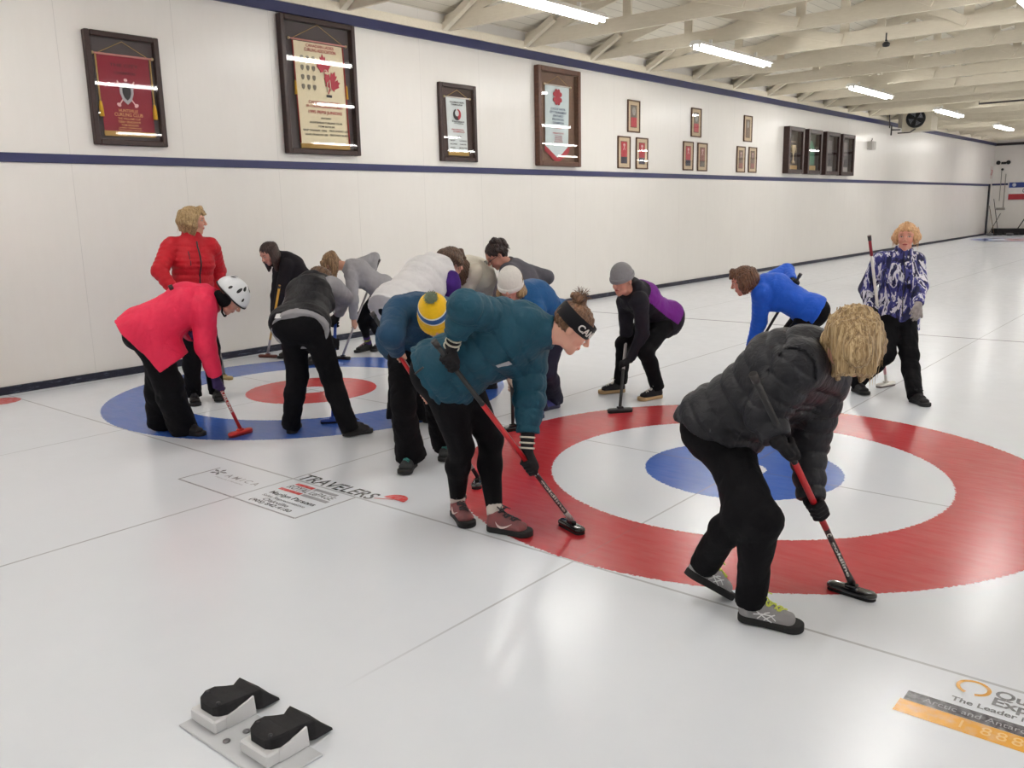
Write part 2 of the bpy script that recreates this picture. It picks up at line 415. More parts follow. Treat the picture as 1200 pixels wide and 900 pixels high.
def rod(r, x, y, z, mat, mcord, apex, knob=True):
    m = MB().tube([(-x, y, z), (x, y, z)], .010, 8); ro = m.build('hanging_rod', mat, r)
    if knob:
        m = MB()
        for s in (-1, 1): m.lathe([(0, -.016), (.014, -.01), (.018, 0), (.014, .01), (0, .016)], 10, frame((s * (x + .012), y, z), (0, 0, 1), (0, 1, 0), (-1, 0, 0)))
        m.build('rod_knob', M_brass, ro)
    MB().tube([(-x + .03, y, z), (0, apex, z), (x - .03, y, z)], .0035, 5).build('hanging_cord', mcord, ro)
def lines(r, rows, mat, z, name='lettering'):
    for txt, x, y, w, h in rows: text_obj(name, txt, mat, TT(x, y, z), r, fit=(w, h), ext=.0006, bold=.01)
M_ink = plain('black_lettering', (40, 38, 44), .6, var=0); M_rink = plain('red_lettering', (168, 52, 60), .6, var=0); M_gink = plain('gold_lettering', (222, 160, 110), .6, var=0)
M_bink = plain('blue_lettering', (62, 82, 118), .6, var=0)
# --- 1: crimson banner
back_grey = plain('grey_brown_backing', (82, 74, 76), .8)
r, W, H = case('banner_case', 'dark wooden glazed case with crimson banner, leftmost of the four tall banner cases', 'banner case', -.71, .06, 2.365, 3.46, .07, M_wd, .055, back_grey)
banner(r, lambda u, v: (-.27 + .54 * u + (.02 * v * (.5 - u)) * 0, .33 - .74 * v), .03, sil('crimson_silk', (140, 36, 54)))
mb = MB().box((-.27, -.455, .026), (.27, -.405, .036)); mb.build('gold_fringe', M_gold, r)
for s in (-1, 1):
    c = MB().tube([(s * .285, .33, .036), (s * .284, -.12, .04)], .008, 6).build('cord', M_gcord, r)
    MB().lathe([(.0, .02), (.012, .015), (.02, -.04), (.024, -.13), (0, -.13)], 10, frame((s * .284, -.14, .042), (1, 0, 0), (0, 0, -1), (0, 1, 0))).build('tassel', M_yel, c)
rod(r, .3, .335, .036, plain('pink_rod', (206, 140, 134), .4), M_gcord, .47)
Mcr = frame((0, -.03, .036), (1, 0, 0), (0, 1, 0), (0, 0, 1))
def ell_pts(rx, ry, n=24, cx=0, cy=0, p=1): return [(cx + rx * math.cos(2 * PI * i / n), cy + ry * math.sin(2 * PI * i / n)) for i in range(n)]
shield = [(-.072, .075), (-.04, .1), (0, .105), (.04, .1), (.072, .075), (.072, 0), (.045, -.07), (0, -.11), (-.045, -.07), (-.072, 0)]
cr = MB().prism(shield, 0, .003, Mcr).build('crest', plain('silver_thread', (176, 172, 176), .5), r)
MB().prism([(x * .62, y * .62) for x, y in shield], .003, .005, Mcr).build('crest_centre', M_ink, cr)
m = MB()
for s in (-1, 1):
    m.box((-.006, -.15, -.001), (.006, .15, .001), M=Mcr @ Matrix.Rotation(s * .65, 4, 'Z'))
    m.prism(ell_pts(.024, .018, 10), 0, .002, Mcr @ TT(s * .092, -.115, .0, s * .6))
m.prism(ell_pts(.02, .016, 10), 0, .002, Mcr @ TT(0, .13, 0)); m.build('crossed_brooms', plain('pink_white_thread', (232, 190, 190), .6), cr)
lines(r, [('THE CITY', 0, .24, .3, .03), ('CHAMPION', 0, .165, .22, .028)], plain('dark_red_lettering', (86, 24, 36), .6, var=0), .0365)
lines(r, [('HUNTSVILLE', 0, -.2, .2, .03), ('CURLING CLUB', 0, -.24, .3, .034), ('THE WILLIAMS CUP', 0, -.28, .24, .022), ('TERRY BRADSHAW', 0, -.312, .24, .022), ('TOM BENSON', 0, -.343, .18, .022), ('JAMES TREMAINE', 0, -.372, .24, .018), ('EDWARD HILLIS', 0, -.392, .24, .014)], M_gink, .0365)
# --- 2: cream banner with maple leaves
r, W, H = case('banner_case', 'large dark wooden glazed case with cream banner and red maple leaves', 'banner case', 1.59, 2.72, 2.355, 3.94, .09, M_wd, .06, back_grey)
banner(r, lambda u, v: (-.37 + .76 * u + .03 * v, .52 - 1.19 * v), .035, sil('cream_silk', (224, 212, 180)))
MB().box((-.34, -.72, .03), (.42, -.665, .042)).build('gold_fringe', M_gold, r)
for s in (-1, 1):
    x = -.36 if s < 0 else .4
    c = MB().tube([(x - .015, .52, .042), (x + .015, -.66, .042)], .009, 6).build('cord', plain('red_cord', (150, 40, 34), .6), r)
    MB().lathe([(0, .02), (.012, .0), (.018, -.15), (0, -.15)], 8, frame((x - s * -.012, .05, .046), (1, 0, 0), (0, 0, -1), (0, 1, 0))).build('tassel', M_yel, c)
rod(r, .42, .535, .05, plain('pink_rod', (206, 140, 134), .4), M_gcord, .73)
leaf = [(0, .5), (.1, .33), (.2, .38), (.16, .12), (.3, .26), (.34, .18), (.48, .2), (.42, .06), (.5, 0), (.28, -.2), (.3, -.28), (.03, -.24), (.03, -.5), (-.03, -.5), (-.03, -.24), (-.3, -.28), (-.28, -.2), (-.5, 0), (-.42, .06), (-.48, .2), (-.34, .18), (-.3, .26), (-.16, .12), (-.2, .38), (-.1, .33)]
def tri_poly(m, pts, z0, z1, Mx, mi=0):
    m.prism(pts, z0, z1, Mx, mi)
mr = plain('maple_red', (172, 36, 58), .6)
lf = MB(); lf.prism([(x * .22, y * .28) for x, y in leaf], 0, .003, TT(.07, .27, .042, .12)); lf.prism([(x * .25, y * .30) for x, y in leaf], .001, .004, TT(.18, .08, .042, -.4)); lo = lf.build('maple_leaf', mr, r)
fg = MB(); fg.lathe([(.02, 0), (.027, 0), (.027, .004), (.02, .004)], 14, TT(.09, .2, .046)); fg.tube([(.10, -.04, .048), (.11, .07, .048), (.15, .11, .048), (.16, -.02, .048)], .006, 5); fg.build('curler_figure', plain('cream_thread', (226, 214, 190), .6), lo)
MB().box((.09, -.10, .043), (.17, -.07, .048)).build('leaf_base', M_ink, lo)
mc = plain('faded_crest', (120, 112, 96), .6)
m = MB()
for i in range(3):
    for j in range(4):
        m.prism([(x * .32, y * .30) for x, y in shield], 0, .002, TT(-.255 + .085 * i, .33 - .11 * j, .0425))
m.build('provincial_crests', mc, r)
lines(r, [('CANADIAN LADIES', .03, .485, .42, .035), ('CURLING ASSOCIATION', .03, .435, .48, .04), ('CANADIAN CURLERS', .05, -.17, .48, .036), ('SR CURLING JUNIOR WOMEN', .05, -.222, .56, .036), ('1995 PEPSI JUNIORS', .06, -.29, .52, .05)], M_rink, .0425)
lines(r, [('ONTARIO', .06, -.355, .16, .02), ('HUNTSVILLE CURLING CLUB', .06, -.41, .5, .022), ('TOM BOYLER', .06, -.455, .26, .022), ('SKIP SHARPE 1995', -.12, -.505, .36, .022), ('VICE SHERRY LEE', .25, -.5, .3, .022), ('LEAD FRANCIS LEE', -.1, -.555, .34, .022), ('SECOND BURNS', .27, -.55, .32, .022)], M_ink, .0425)
# --- 3: narrow pale banner
r, W, H = case('banner_case', 'small dark wooden case with narrow pale banner bearing a black ring emblem', 'banner case', 4.245, 5.02, 2.335, 3.42, .06, M_wd, .06, wood('dark_panel', (58, 40, 38), (72, 52, 48), .6))
banner(r, lambda u, v: (-.23 + .42 * u + .02 * v, .35 - .76 * v), .02, sil('pale_grey_silk', (216, 222, 222)))
MB().box((-.215, -.455, .016), (.225, -.405, .028)).build('gold_fringe', M_gold, r)
rod(r, .26, .355, .028, plain('white_rod', (222, 214, 206), .4), M_gcord, .46)
m = MB(); n = 22; vs = []; fs = []
for i in range(n + 1):
    a = PI * .6 + i / n * 2 * PI * .93; w = .008 + .02 * math.sin(PI * i / n)
    for q in (-1, 1): vs.append((-.01 + (.062 + q * w) * math.cos(a), .13 + (.062 + q * w) * math.sin(a), .0265))
for i in range(n): fs.append((2 * i, 2 * i + 1, 2 * i + 3, 2 * i + 2))
m.add(vs[:2 * 13], [f for f in fs if max(f) < 26], mi=0); k = 24; m.add(vs[k:], [tuple(i - k for i in f) for f in fs if min(f) >= k], mi=1)
m.build('ring_emblem', [M_ink, M_rink], r)
lines(r, [('THE DOMINION CURLING', -.01, .29, .3, .022), ('CHAMPIONSHIP', -.01, .255, .24, .022), ('Tournament', .01, .025, .26, .026), ('of Curling', .02, -.005, .2, .018), ('2008', .02, -.185, .08, .016), ('SKIP', -.12, -.245, .1, .018), ('LAUREN', .1, -.245, .14, .018), ('SECOND', -.1, -.295, .14, .018), ('CARTER', .1, -.295, .14, .018), ('LEAD', -.12, -.345, .1, .018), ('MORRISON', .1, -.345, .16, .018)], M_ink, .0262)
lines(r, [('PROVINCIAL', 0, -.09, .26, .02), ('CHAMPIONS', .02, -.12, .24, .02)], M_rink, .0262)
# --- 4: pointed pennant
r, W, H = case('banner_case', 'brown wooden glazed case with pale pointed pennant and red four-leaf emblem', 'banner case', 6.47, 7.64, 2.32, 3.88, .1, M_wd2, .08, wood('brown_panel', (104, 78, 62), (126, 96, 78), .6))
def pen(u, v):
    y = .5 - .95 * v - (0 if v < .8 else 0); tip = (1 - abs(2 * u - 1)) * .2 * v
    return (-.33 + .66 * u - .02 * v, y - tip)
banner(r, pen, .03, sil('pale_blue_silk', (206, 218, 220)), wave=.008)
m = MB(); vs = []; fs = []
for i in range(15):
    u = i / 14; x, y = pen(u, 1); vs += [(x * 1.04, y + .01, .036), (x * 1.04, y - .085, .036)]
for i in range(14): fs.append((2 * i, 2 * i + 1, 2 * i + 3, 2 * i + 2))
m.add(vs, fs, True); m.build('red_border', plain('red_felt', (176, 56, 68), .8), r)
rod(r, .35, .51, .04, plain('white_rod', (222, 214, 206), .4), M_gcord, .66)
m = MB()
for sx in (-1, 1):
    for sy in (-1, 1):
        hp = []
        for i in range(20):
            a = 2 * PI * i / 20; hx = .055 * (math.sin(a) ** 3); hy = .05 * (math.cos(a) - .35 * math.cos(2 * a) - .15 * math.cos(3 * a))
            hp.append((hx, hy + .055))
        m.prism(hp, 0, .003, TT(-.01, .33, .042) @ Matrix.Rotation(-sx * (.72 if sy > 0 else PI - .72), 4, 'Z') @ Matrix.Scale(1.3, 4))
m.build('four_leaf_emblem', mr, r)
lines(r, [('STATE OF WINTER', 0, .14, .4, .034), ('CITY TOURNAMENT', 0, .085, .46, .034), ('ONTARIO', 0, .03, .28, .034), ('PROVINCIAL', 0, -.025, .32, .034), ('CHAMPION', 0, -.08, .3, .034)], M_bink, .047)
lines(r, [('1996', 0, -.16, .14, .03), ('PRESENTED BY', 0, -.245, .3, .024), ('THE CURLING', 0, -.29, .2, .02), ('ASSOCIATION', 0, -.32, .2, .02), ('OF ONTARIO', 0, -.35, .2, .02), ('LADIES LEAGUE', 0, -.38, .24, .02)], M_rink, .047)
# --- nine small certificates in slim frames, three triangles of three
M_slim = wood('slim_brown_frame', (84, 58, 44), (104, 74, 56), .5); M_mat = plain('beige_mat_board', (208, 188, 158), .8)
small = [(9.46, 3.28, 'topmost', 'nearest', 1), (9.13, 2.62, 'lower left', 'nearest', 0), (9.76, 2.62, 'lower right', 'nearest', 0),
         (11.9, 3.31, 'topmost', 'middle', 1), (11.58, 2.63, 'lower left', 'middle', 0), (12.2, 2.625, 'lower right', 'middle', 2),
         (14.38, 3.32, 'topmost', 'farthest', 3), (14.06, 2.63, 'lower left', 'farthest', 4), (14.68, 2.635, 'lower right', 'farthest', 4)]
pal = {'red': plain('red_card', (182, 48, 62), .5, var=.25, vscale=30), 'nav': plain('navy_card', (52, 50, 66), .5, var=.3, vscale=30), 'gry': plain('grey_photo', (112, 104, 96), .5, var=.5, vscale=20),
       'dul': plain('dull_pink_card', (150, 96, 88), .5, var=.3, vscale=25), 'tan': plain('brown_photo', (122, 102, 88), .5, var=.4, vscale=20)}
cols = {0: ('red', 'nav'), 1: ('gry', 'red'), 2: ('dul', 'gry'), 3: ('tan', 'tan'), 4: ('tan', 'dul')}
for (y, z, pos, tri, cl) in small:
    r, W, H = case('framed_certificate', f'slim framed certificate on beige mat, {pos} of the {tri} group of three', 'framed certificate', y - .215, y + .215, z - .29, z + .29, .03, M_slim, .025, M_mat, 'small framed certificates in groups of three')
    a, b = cols[cl]; w = .1; 
    MB().box((-w - .01, -.2, .013), (w + .01, .2, .015)).build('inner_mat', plain('dark_mat_line', (96, 70, 58), .6), r)
    MB().box((-w, -.02 if cl in (1, 3) else -.08, .015), (w, .19, .017)).build('picture', pal[a], r)
    MB().box((-w, -.19, .015), (w, -.02 if cl in (1, 3) else -.08, .017)).build('caption_panel', pal[b], r)
    if cl in (1, 3):
        MB().prism(ell_pts(.06, .075, 20), 0, .003, TT(0, .09, .0165)).build('portrait_oval', plain('pale_grey_portrait', (158, 154, 148), .5, var=.3, vscale=30), r)
    else:
        m = MB()
        for s in (-1, 1): m.box((-.006, -.06, 0), (.006, .06, .002), M=TT(0, .09, .017, s * .6))
        m.prism(ell_pts(.03, .02, 12), 0, .0025, TT(0, .14, .017)); m.build('crossed_emblem', plain('pale_pink_print', (222, 186, 186), .6), r)
# --- four dark deep photo cases
phs = [(16.45, 17.43, 'sepia photo of a silver trophy, nearest of the four', 'trophy'), (17.71, 18.67, 'green picture with gold base, second of the four', 'green'),
       (18.98, 20.0, 'grey photo, third of the four from the camera', 'grey'), (20.21, 21.22, 'grey photo, farthest of the four from the camera', 'grey')]
for (a, b, lb, kd) in phs:
    r, W, H = case('display_case', 'dark wooden display case with ' + lb, 'display case', a, b, 2.36, 3.49, .16, M_wd, .1, plain('dark_photo_ground', (70, 60, 54) if kd == 'trophy' else ((58, 66, 56) if kd == 'green' else (78, 72, 74)), .6, var=.5, vscale=6), 'deep display cases before the fan')
    if kd == 'trophy':
        mt = plain('trophy_silver', (188, 170, 140), .35, .7)
        m = MB(); m.lathe([(0, -.32), (.1, -.32), (.09, -.27), (.03, -.24), (.02, -.12), (.05, -.08), (.11, .02), (.13, .12), (.12, .13), (0, .1)], 18, frame((0, 0, .07), (1, 0, 0), (0, 0, -1), (0, 1, 0)), sy=.35)
        for s in (-1, 1): m.tube([(s * .12, .1, .07), (s * .2, .06, .07), (s * .17, -.04, .07), (s * .07, -.05, .07)], .01, 6)
        m.build('trophy', mt, r); MB().box((-.3, -.46, .013), (.3, -.36, .06)).build('plinth', plain('gold_plinth', (196, 156, 92), .5), r)
        MB().box((-.22, .2, .013), (.25, .24, .02)).build('caption', plain('pale_caption', (146, 130, 116), .6), r)
    elif kd == 'green':
        MB().prism([(-.28, -.32), (.28, -.32), (.28, .12), (.1, .3), (-.28, .24)], .013, .02).build('picture', plain('green_picture', (72, 132, 104), .5, var=.5, vscale=5), r)
        MB().box((-.3, -.46, .013), (.3, -.34, .06)).build('plinth', plain('gold_plinth', (188, 152, 88), .5), r)
    else:
        MB().box((-.28, .0, .013), (.28, .36, .018)).build('upper_picture', plain('grey_picture', (122, 114, 114), .5, var=.35, vscale=5), r)
        MB().prism([(-.28, -.4), (-.05, -.4), (-.1, -.1), (-.2, .05), (-.28, -.05)], .018, .024).build('dark_figure', plain('charcoal_print', (44, 40, 44), .5), r)
        MB().prism([(.05, -.3), (.26, -.3), (.26, -.08), (.1, -.12)], .018, .024).build('dark_shape', plain('charcoal_print', (44, 40, 44), .5), r)
        MB().box((-.04, -.46, .013), (.3, -.33, .03)).build('pale_foreground', plain('pale_print', (168, 160, 156), .5), r)

# ------------------------------------------------------------------ fan unit hung under the trusses
mgal = plain('galvanised_duct', (200, 192, 174), .5, .2); mblk = plain('black_metal', (22, 22, 26), .45); mdk = plain('dark_bracket', (52, 46, 46), .5)
r = thing('ventilation_unit', 'boxy pale ventilation unit with a round black fan mounted high on the left wall', 'ventilation unit', (-5.68, 24, 4.12))
m = MB(); m.box((-.42, 0, -.42), (.42, .7, .32), bev=.01); m.box((-.5, .0, .32), (.48, .7, .36)); m.build('housing', mgal, r)
m = MB(); vs = [(0.27 * math.cos(2 * PI * i / 32), .0, .27 * math.sin(2 * PI * i / 32)) for i in range(32)]
FM = frame((-.02, -.01, -.06), (1, 0, 0), (0, 0, 1), (0, -1, 0))
fd = MB().lathe([(.25, 0), (.275, 0), (.275, .05), (.25, .05)], 36, FM).build('fan_ring', mblk, r)
MB().lathe([(0, .001), (.25, .001)], 36, FM).build('fan_opening', plain('black_void', (26, 26, 30), .7), r)
for i in range(4):
    a = i * PI / 2 + .3; m = MB(); p = []
    for q in range(9):
        tq = q / 8; p.append(((.05 + .17 * tq) * math.cos(a - .1 - .25 * tq), (.05 + .17 * tq) * math.sin(a - .1 - .25 * tq), .015))
    for q in range(9):
        tq = 1 - q / 8; p.append(((.05 + .17 * tq) * math.cos(a + .3 + .3 * tq), (.05 + .17 * tq) * math.sin(a + .3 + .3 * tq), .03))
    m.add([FM @ Vector(v) for v in p] + [FM @ (Vector(v) + Vector((0, 0, .004))) for v in p], [tuple(range(18)), tuple(range(35, 17, -1))] + [(i_, (i_ + 1) % 18, 18 + (i_ + 1) % 18, 18 + i_) for i_ in range(18)])
    m.build('fan_blade', plain('grey_blade', (120, 122, 130), .4, .3), r)
MB().lathe([(0, .05), (.05, .045), (.055, .0)], 16, FM).build('fan_hub', mblk, r)
m = MB()
for rr_ in (.06, .11, .16, .21, .25):
    m.tube([FM @ Vector((rr_ * math.cos(2 * PI * i / 30), rr_ * math.sin(2 * PI * i / 30), .055)) for i in range(31)], .0035, 4)
for i in range(12):
    a = 2 * PI * i / 12; m.tube([FM @ Vector((.05 * math.cos(a), .05 * math.sin(a), .056)), FM @ Vector((.26 * math.cos(a), .26 * math.sin(a), .05))], .0035, 4)
m.build('fan_guard', mblk, r)
m = MB(); m.tube([(-.98, -.3, .18), (-.42, -.02, .22)], .022, 6); m.tube([(-.75, -.2, .2), (-.72, -.18, -.3)], .02, 6); m.tube([(-.8, -.2, .16), (-.5, -.05, .1)], .014, 6); m.build('support_arm', mdk, r)
m = MB(); m.tube([(-.66, -.2, -.22), (-.66, -.2, -.52)], .022, 6); m.tube([(-.66, -.2, -.36), (-.44, -.05, -.36)], .02, 6); m.tube([(-.5, -.1, -.46), (-.15, -.08, -.46), (.0, -.06, -.36)], .02, 6); m.build('pipework', mdk, r)
MB().box((-.52, -.05, -.3), (-.42, .3, .3), bev=.01).build('side_panel', plain('grey_panel', (150, 142, 130), .5, .2), r)
o = MB().box((0, -.17, -.12), (.16, .17, .12), bev=.012).box((.16, -.12, -.08), (.17, .12, .08)); o = o.build('speaker_box', plain('pale_grey_plastic', (178, 174, 168), .5)); o.location = (X0, 22.9, 3.28)
tag(o, 'small pale grey box on the left wall below the black fan', 'box'); MB().tube([(.05, .02, .12), (.06, .1, .19), (.02, .2, .22)], .012, 5).build('cable', mdk, o)
# pipe hanging below the far trusses
o = MB().tube([(-2.35, 9.92, 4.22), (-2.35, 9.92, 4.1)], .02, 6).lathe([(0, -.05), (.05, -.04), (.06, .0), (.03, .03), (0, .03)], 12, Matrix.Translation((-2.35, 9.92, 4.06))).build('hanging_sensor', mblk); tag(o, 'small black object hanging from a truss at the top edge of the photo', 'sensor')
m = MB().tube([(-3.35, 21.0, 4.4), (-3.35, 21.0, 4.06), (-1.6, 21.0, 4.06), (-1.6, 21.0, 4.4)], .022, 6)
o = m.build('conduit_pipe', mdk); tag(o, 'thin dark conduit pipe bracketed below the white trusses right of the lights', 'pipe')

# ------------------------------------------------------------------ end wall
def onend(x, z, y=Y1 - .002): return frame((x, y, z), (1, 0, 0), (0, 0, 1), (0, -1, 0))
r = thing('scoreboard', 'curling scoreboard with blue, white and red bands on the far end wall', 'scoreboard'); r.matrix_world = onend(-4.3, 1.95)
MB().box((-1.75, -.43, 0), (1.75, .4, .04), bev=.01).build('board', plain('white_board', (226, 224, 222), .5), r)
MB().box((-1.7, .13, .04), (1.7, .36, .046)).build('blue_band', plain('score_blue', (44, 66, 140), .5), r)
MB().box((-1.7, -.4, .04), (1.7, -.15, .046)).build('red_band', plain('score_red', (176, 44, 54), .5), r)
for i in range(11): text_obj('score_number', str(i), M_ink, TT(-1.1 + i * .27, -.01, .042), r, fit=(.1 if i not in (1, 10) else (.05 if i == 1 else .2), .17), ext=.002, bold=.01)
MB().lathe([(0, .05), (.08, .05), (.08, .046)], 20, TT(-1.5, .25, 0)).build('club_badge', plain('pale_badge', (190, 196, 214), .5), r)
r = thing('emergency_light', 'twin-headed black emergency light high in the far corner', 'emergency light'); r.matrix_world = onend(-6.3, 3.18)
MB().box((-.1, -.05, 0), (.1, .05, .06), bev=.01).build('battery_box', mblk, r)
for s in (-1, 1): MB().lathe([(0, 0), (.05, .01), (.09, .07), (.09, .09), (0, .09)], 14, TT(s * .2, .02, .03)).build('lamp_head', mblk, r)
o = MB().lathe([(0, 0), (.05, 0), (.055, .03), (.03, .06), (0, .06)], 14).build('wall_bell', mblk); o.matrix_world = onend(-6.33, 2.9); tag(o, 'small round black bell below the twin emergency light', 'bell')
o = MB().tube([(0, .55, .02), (0, -.8, .02)], .015, 6).tube([(.18, .4, .02), (.18, -1.1, .02)], .015, 6).box((-.1, -1.2, 0), (.26, -1.1, .05)).build('wall_conduit', plain('grey_conduit', (150, 146, 140), .5)); o.matrix_world = onend(-6.35, 2.3); tag(o, 'pale vertical conduits on the end wall left of the scoreboard', 'pipe')
r = thing('notice', 'small white notice with red print in the far corner', 'notice'); r.matrix_world = frame((X0 + .002, 39.9, 2.75), (0, 1, 0), (0, 0, 1), (1, 0, 0))
MB().box((-.2, -.25, 0), (.2, .3, .01)).build('paper', plain('paper', (226, 216, 212), .6), r); MB().tube([(-.1, -.1, .014), (.1, .12, .014), (-.1, .12, .014)], .02, 6).build('red_mark', plain('faded_red', (214, 120, 120), .6), r)
o = MB().box((-.1, -.3, 0), (6.5, .25, .28), bev=.03).build('back_mat', plain('black_rubber_mat', (34, 32, 36), .8, bump=.3)); o.location = (-6.35, 39.95, 0); tag(o, 'long black padded bumper along the foot of the far end wall', 'bumper')
for i, (x, lb) in enumerate(((-6.35, 'left'), (-5.55, 'right'))):
    o = MB().lathe([(0, 0), (.1, .0), (.142, .03), (.15, .06), (.142, .09), (.1, .115), (0, .12)], 22).build('curling_stone', plain('grey_granite', (96, 94, 98), .3, vscale=200, var=.3)); o.location = (x, 38.85, 0)
    MB().tube([(0, 0, .12), (0, 0, .15), (.06, 0, .17), (.12, 0, .165)], .012, 6).build('handle', mblk, o); tag(o, f'grey curling stone on the far ice, {lb} of the pair at the end wall', 'curling stone', 'curling stones by the end wall')
def leaner(name, label, cat, a, b, head, mat):
    r = thing(name, label, cat, a); d = Vector(b) - Vector(a)
    MB().tube([(0, 0, .03), tuple(d)], .014, 8).build('handle', mat, r)
    h = MB(); h.box((-head[0] / 2, -head[1] / 2, 0), (head[0] / 2, head[1] / 2, head[2]), bev=.01); h.build('head', mblk, r); return r
leaner('push_broom', 'tall dark push broom leaning in the far corner beside the post', 'broom', (-6.1, 39.4, 0), (-6.55, 40.15, 1.6), (.3, .1, .08), mdk)
leaner('push_broom', 'dark broom with crossed handle leaning in the far corner, right of the tallest one', 'broom', (-6.5, 39.42, 0), (-6.22, 40.1, .95), (.3, .1, .08), mdk)
leaner('push_broom', 'thin brown broom leaning at the end wall under the conduits', 'broom', (-6.2, 39.05, 0), (-6.58, 39.5, 1.3), (.25, .09, .07), plain('brown_handle', (110, 84, 60), .5))
r = thing('ice_scraper', 'long handled black scraper leaning on the end wall under the scoreboard', 'scraper', (-5.5, 39.5, .0))
MB().tube([(0, 0, .05), (.62, .55, 1.36), (.95, .62, 1.36)], .022, 8).build('handle', mblk, r); MB().box((-.4, -.06, 0), (.2, .06, .1), bev=.02).build('blade', mblk, r)

# ------------------------------------------------------------------ hack (two rubber footholds on a plate)
M_rub = plain('black_rubber', (24, 22, 26), .75, bump=.5, bscale=350); M_hw = plain('milky_white_plastic', (222, 222, 224), .35, var=.03)
t = NT('clear_base_plate'); M_plate = t.bsdf(lin((204, 206, 210)), .25, 0, .5, t.bump(t.noise(t.obj(), 40, 3), .1, .003))
HX, HY = -.0, -3.57
r = thing('hack', 'pair of black rubber footholds on a clear plate with white blocks set into the ice', 'hack', (0, 0, 0))
MB().box((-.245, -3.715, .0005), (.26, -3.52, .008), bev=.003).build('base_plate', M_plate, r)
m = MB(); m.lathe([(0, .012), (.012, .012), (.012, .008)], 12, Matrix.Translation((-.03, -3.60, 0))); m.lathe([(0, .012), (.012, .012), (.012, .008)], 12, Matrix.Translation((-.035, -3.67, 0))); m.build('screw', plain('grey_screw', (130, 130, 134), .35, .6), r)
for (ox, lab) in ((-.165, 'a'), (.12, 'b')):
    b = MB().box((ox - .072, -3.675, .008), (ox + .072, -3.575, .052), bev=.006)
    b.prism([(-3.63, .05), (-3.55, .068), (-3.525, .076), (-3.52, .01), (-3.63, .01)], ox + .066, ox + .074, frame((0, 0, 0), (0, 1, 0), (0, 0, 1), (1, 0, 0))); b.build('white_block', M_hw, r)
    # rubber: rounded front pad rising, flat wedge going back
    out = []
    NN = 15
    prof = []
    vs = []; fs = []
    stn = [(-3.655, .036, .050, .080), (-3.645, .053, .050, .087), (-3.62, .066, .05, .092), (-3.585, .068, .045, .090), (-3.55, .056, .035, .080), (-3.525, .050, .02, .074), (-3.505, .060, .012, .078), (-3.49, .066, .011, .080), (-3.45, .065, .010, .042), (-3.42, .063, .009, .014)]
    for (yy, w, zb, zt) in stn:
        for k in range(8):
            px = [-1, -.93, 0, .93, 1, 1, 0, -1][k]; top = k in (1, 2, 3); zz = [zt - .006, zt, zt - .003, zt, zt - .006, zb, zb, zb][k]
            vs.append((ox + px * w, yy, zz))
    for i in range(len(stn) - 1):
        for k in range(8): k2 = (k + 1) % 8; fs.append((i * 8 + k, i * 8 + k2, (i + 1) * 8 + k2, (i + 1) * 8 + k))
    fs.append(tuple(range(8))); fs.append(tuple(range(8 * (len(stn) - 1), 8 * len(stn))))
    MB().add(vs, fs).build('rubber_foothold', M_rub, r)
    m = MB()
    for (sx, sy) in ((-.045, -3.62), (.04, -3.635)): m.lathe([(0, .094), (.007, .094), (.008, .088)], 10, Matrix.Translation((ox + sx, sy, 0)))
    m.build('bolt', plain('dark_bolt', (50, 50, 54), .4, .6), r)

# ------------------------------------------------------------------ painted writing in the ice
def ink(name, c, a=.8): 
    t = NT(name); v = t.obj(); c = lin(c); ic = lin((226, 226, 230)); n = t.noise(v, 30, 4, .6)
    f = t.m_('MULTIPLY', t.m_('ADD', .45, n), a, clamp=True)
    return t.bsdf(t.mix(f, ic, c), .22, 0, .42, t.bump(t.noise(v, 190, 2), .12, .002))
I_gr = ink('grey_ice_print', (70, 70, 78)); I_dk = ink('dark_ice_print', (34, 34, 40), .95); I_rd = ink('red_ice_print', (212, 60, 58), .95); I_or = ink('orange_ice_print', (232, 168, 66), 1.0)
I_lg = ink('pale_grey_ice_print', (150, 150, 156), .8); I_wh = ink('white_ice_print', (240, 238, 236), 1); I_bk = ink('charcoal_ice_print', (62, 58, 64), .95); I_pl = ink('pale_orange_ice_print', (246, 206, 140), 1)
def G(x, y, z=.0012, ang=0): return TT(x, y, z, ang)
def strip(m, x0, y0, x1, y1, w, z=.001):
    d = Vector((x1 - x0, y1 - y0, 0)).normalized(); p = Vector((-d.y, d.x, 0)) * w / 2
    m.quad(Vector((x0, y0, z)) - p, Vector((x1, y1, z)) - p, Vector((x1, y1, z)) + p, Vector((x0, y0, z)) + p)
m = MB()
for (a, b, c, d) in ((-2.78, -2.27, -1.57, -2.27), (-2.78, -2.27, -2.78, -1.97), (-1.57, -2.27, -1.57, -1.84)): strip(m, a, b, c, d, .014)
m.build('painted_box_outline', I_lg, floor)
def gt(name, s, mat, x, y, w, h, ang=0, **k): return text_obj(name, s, mat, G(x, y, .0016, ang), floor, fit=(w, h), ext=0.0, **k)
gt('painted_lettering', 'TRAVELERS', I_dk, -1.82, -1.765, .68, .105, bold=.012, font_shear=.1)
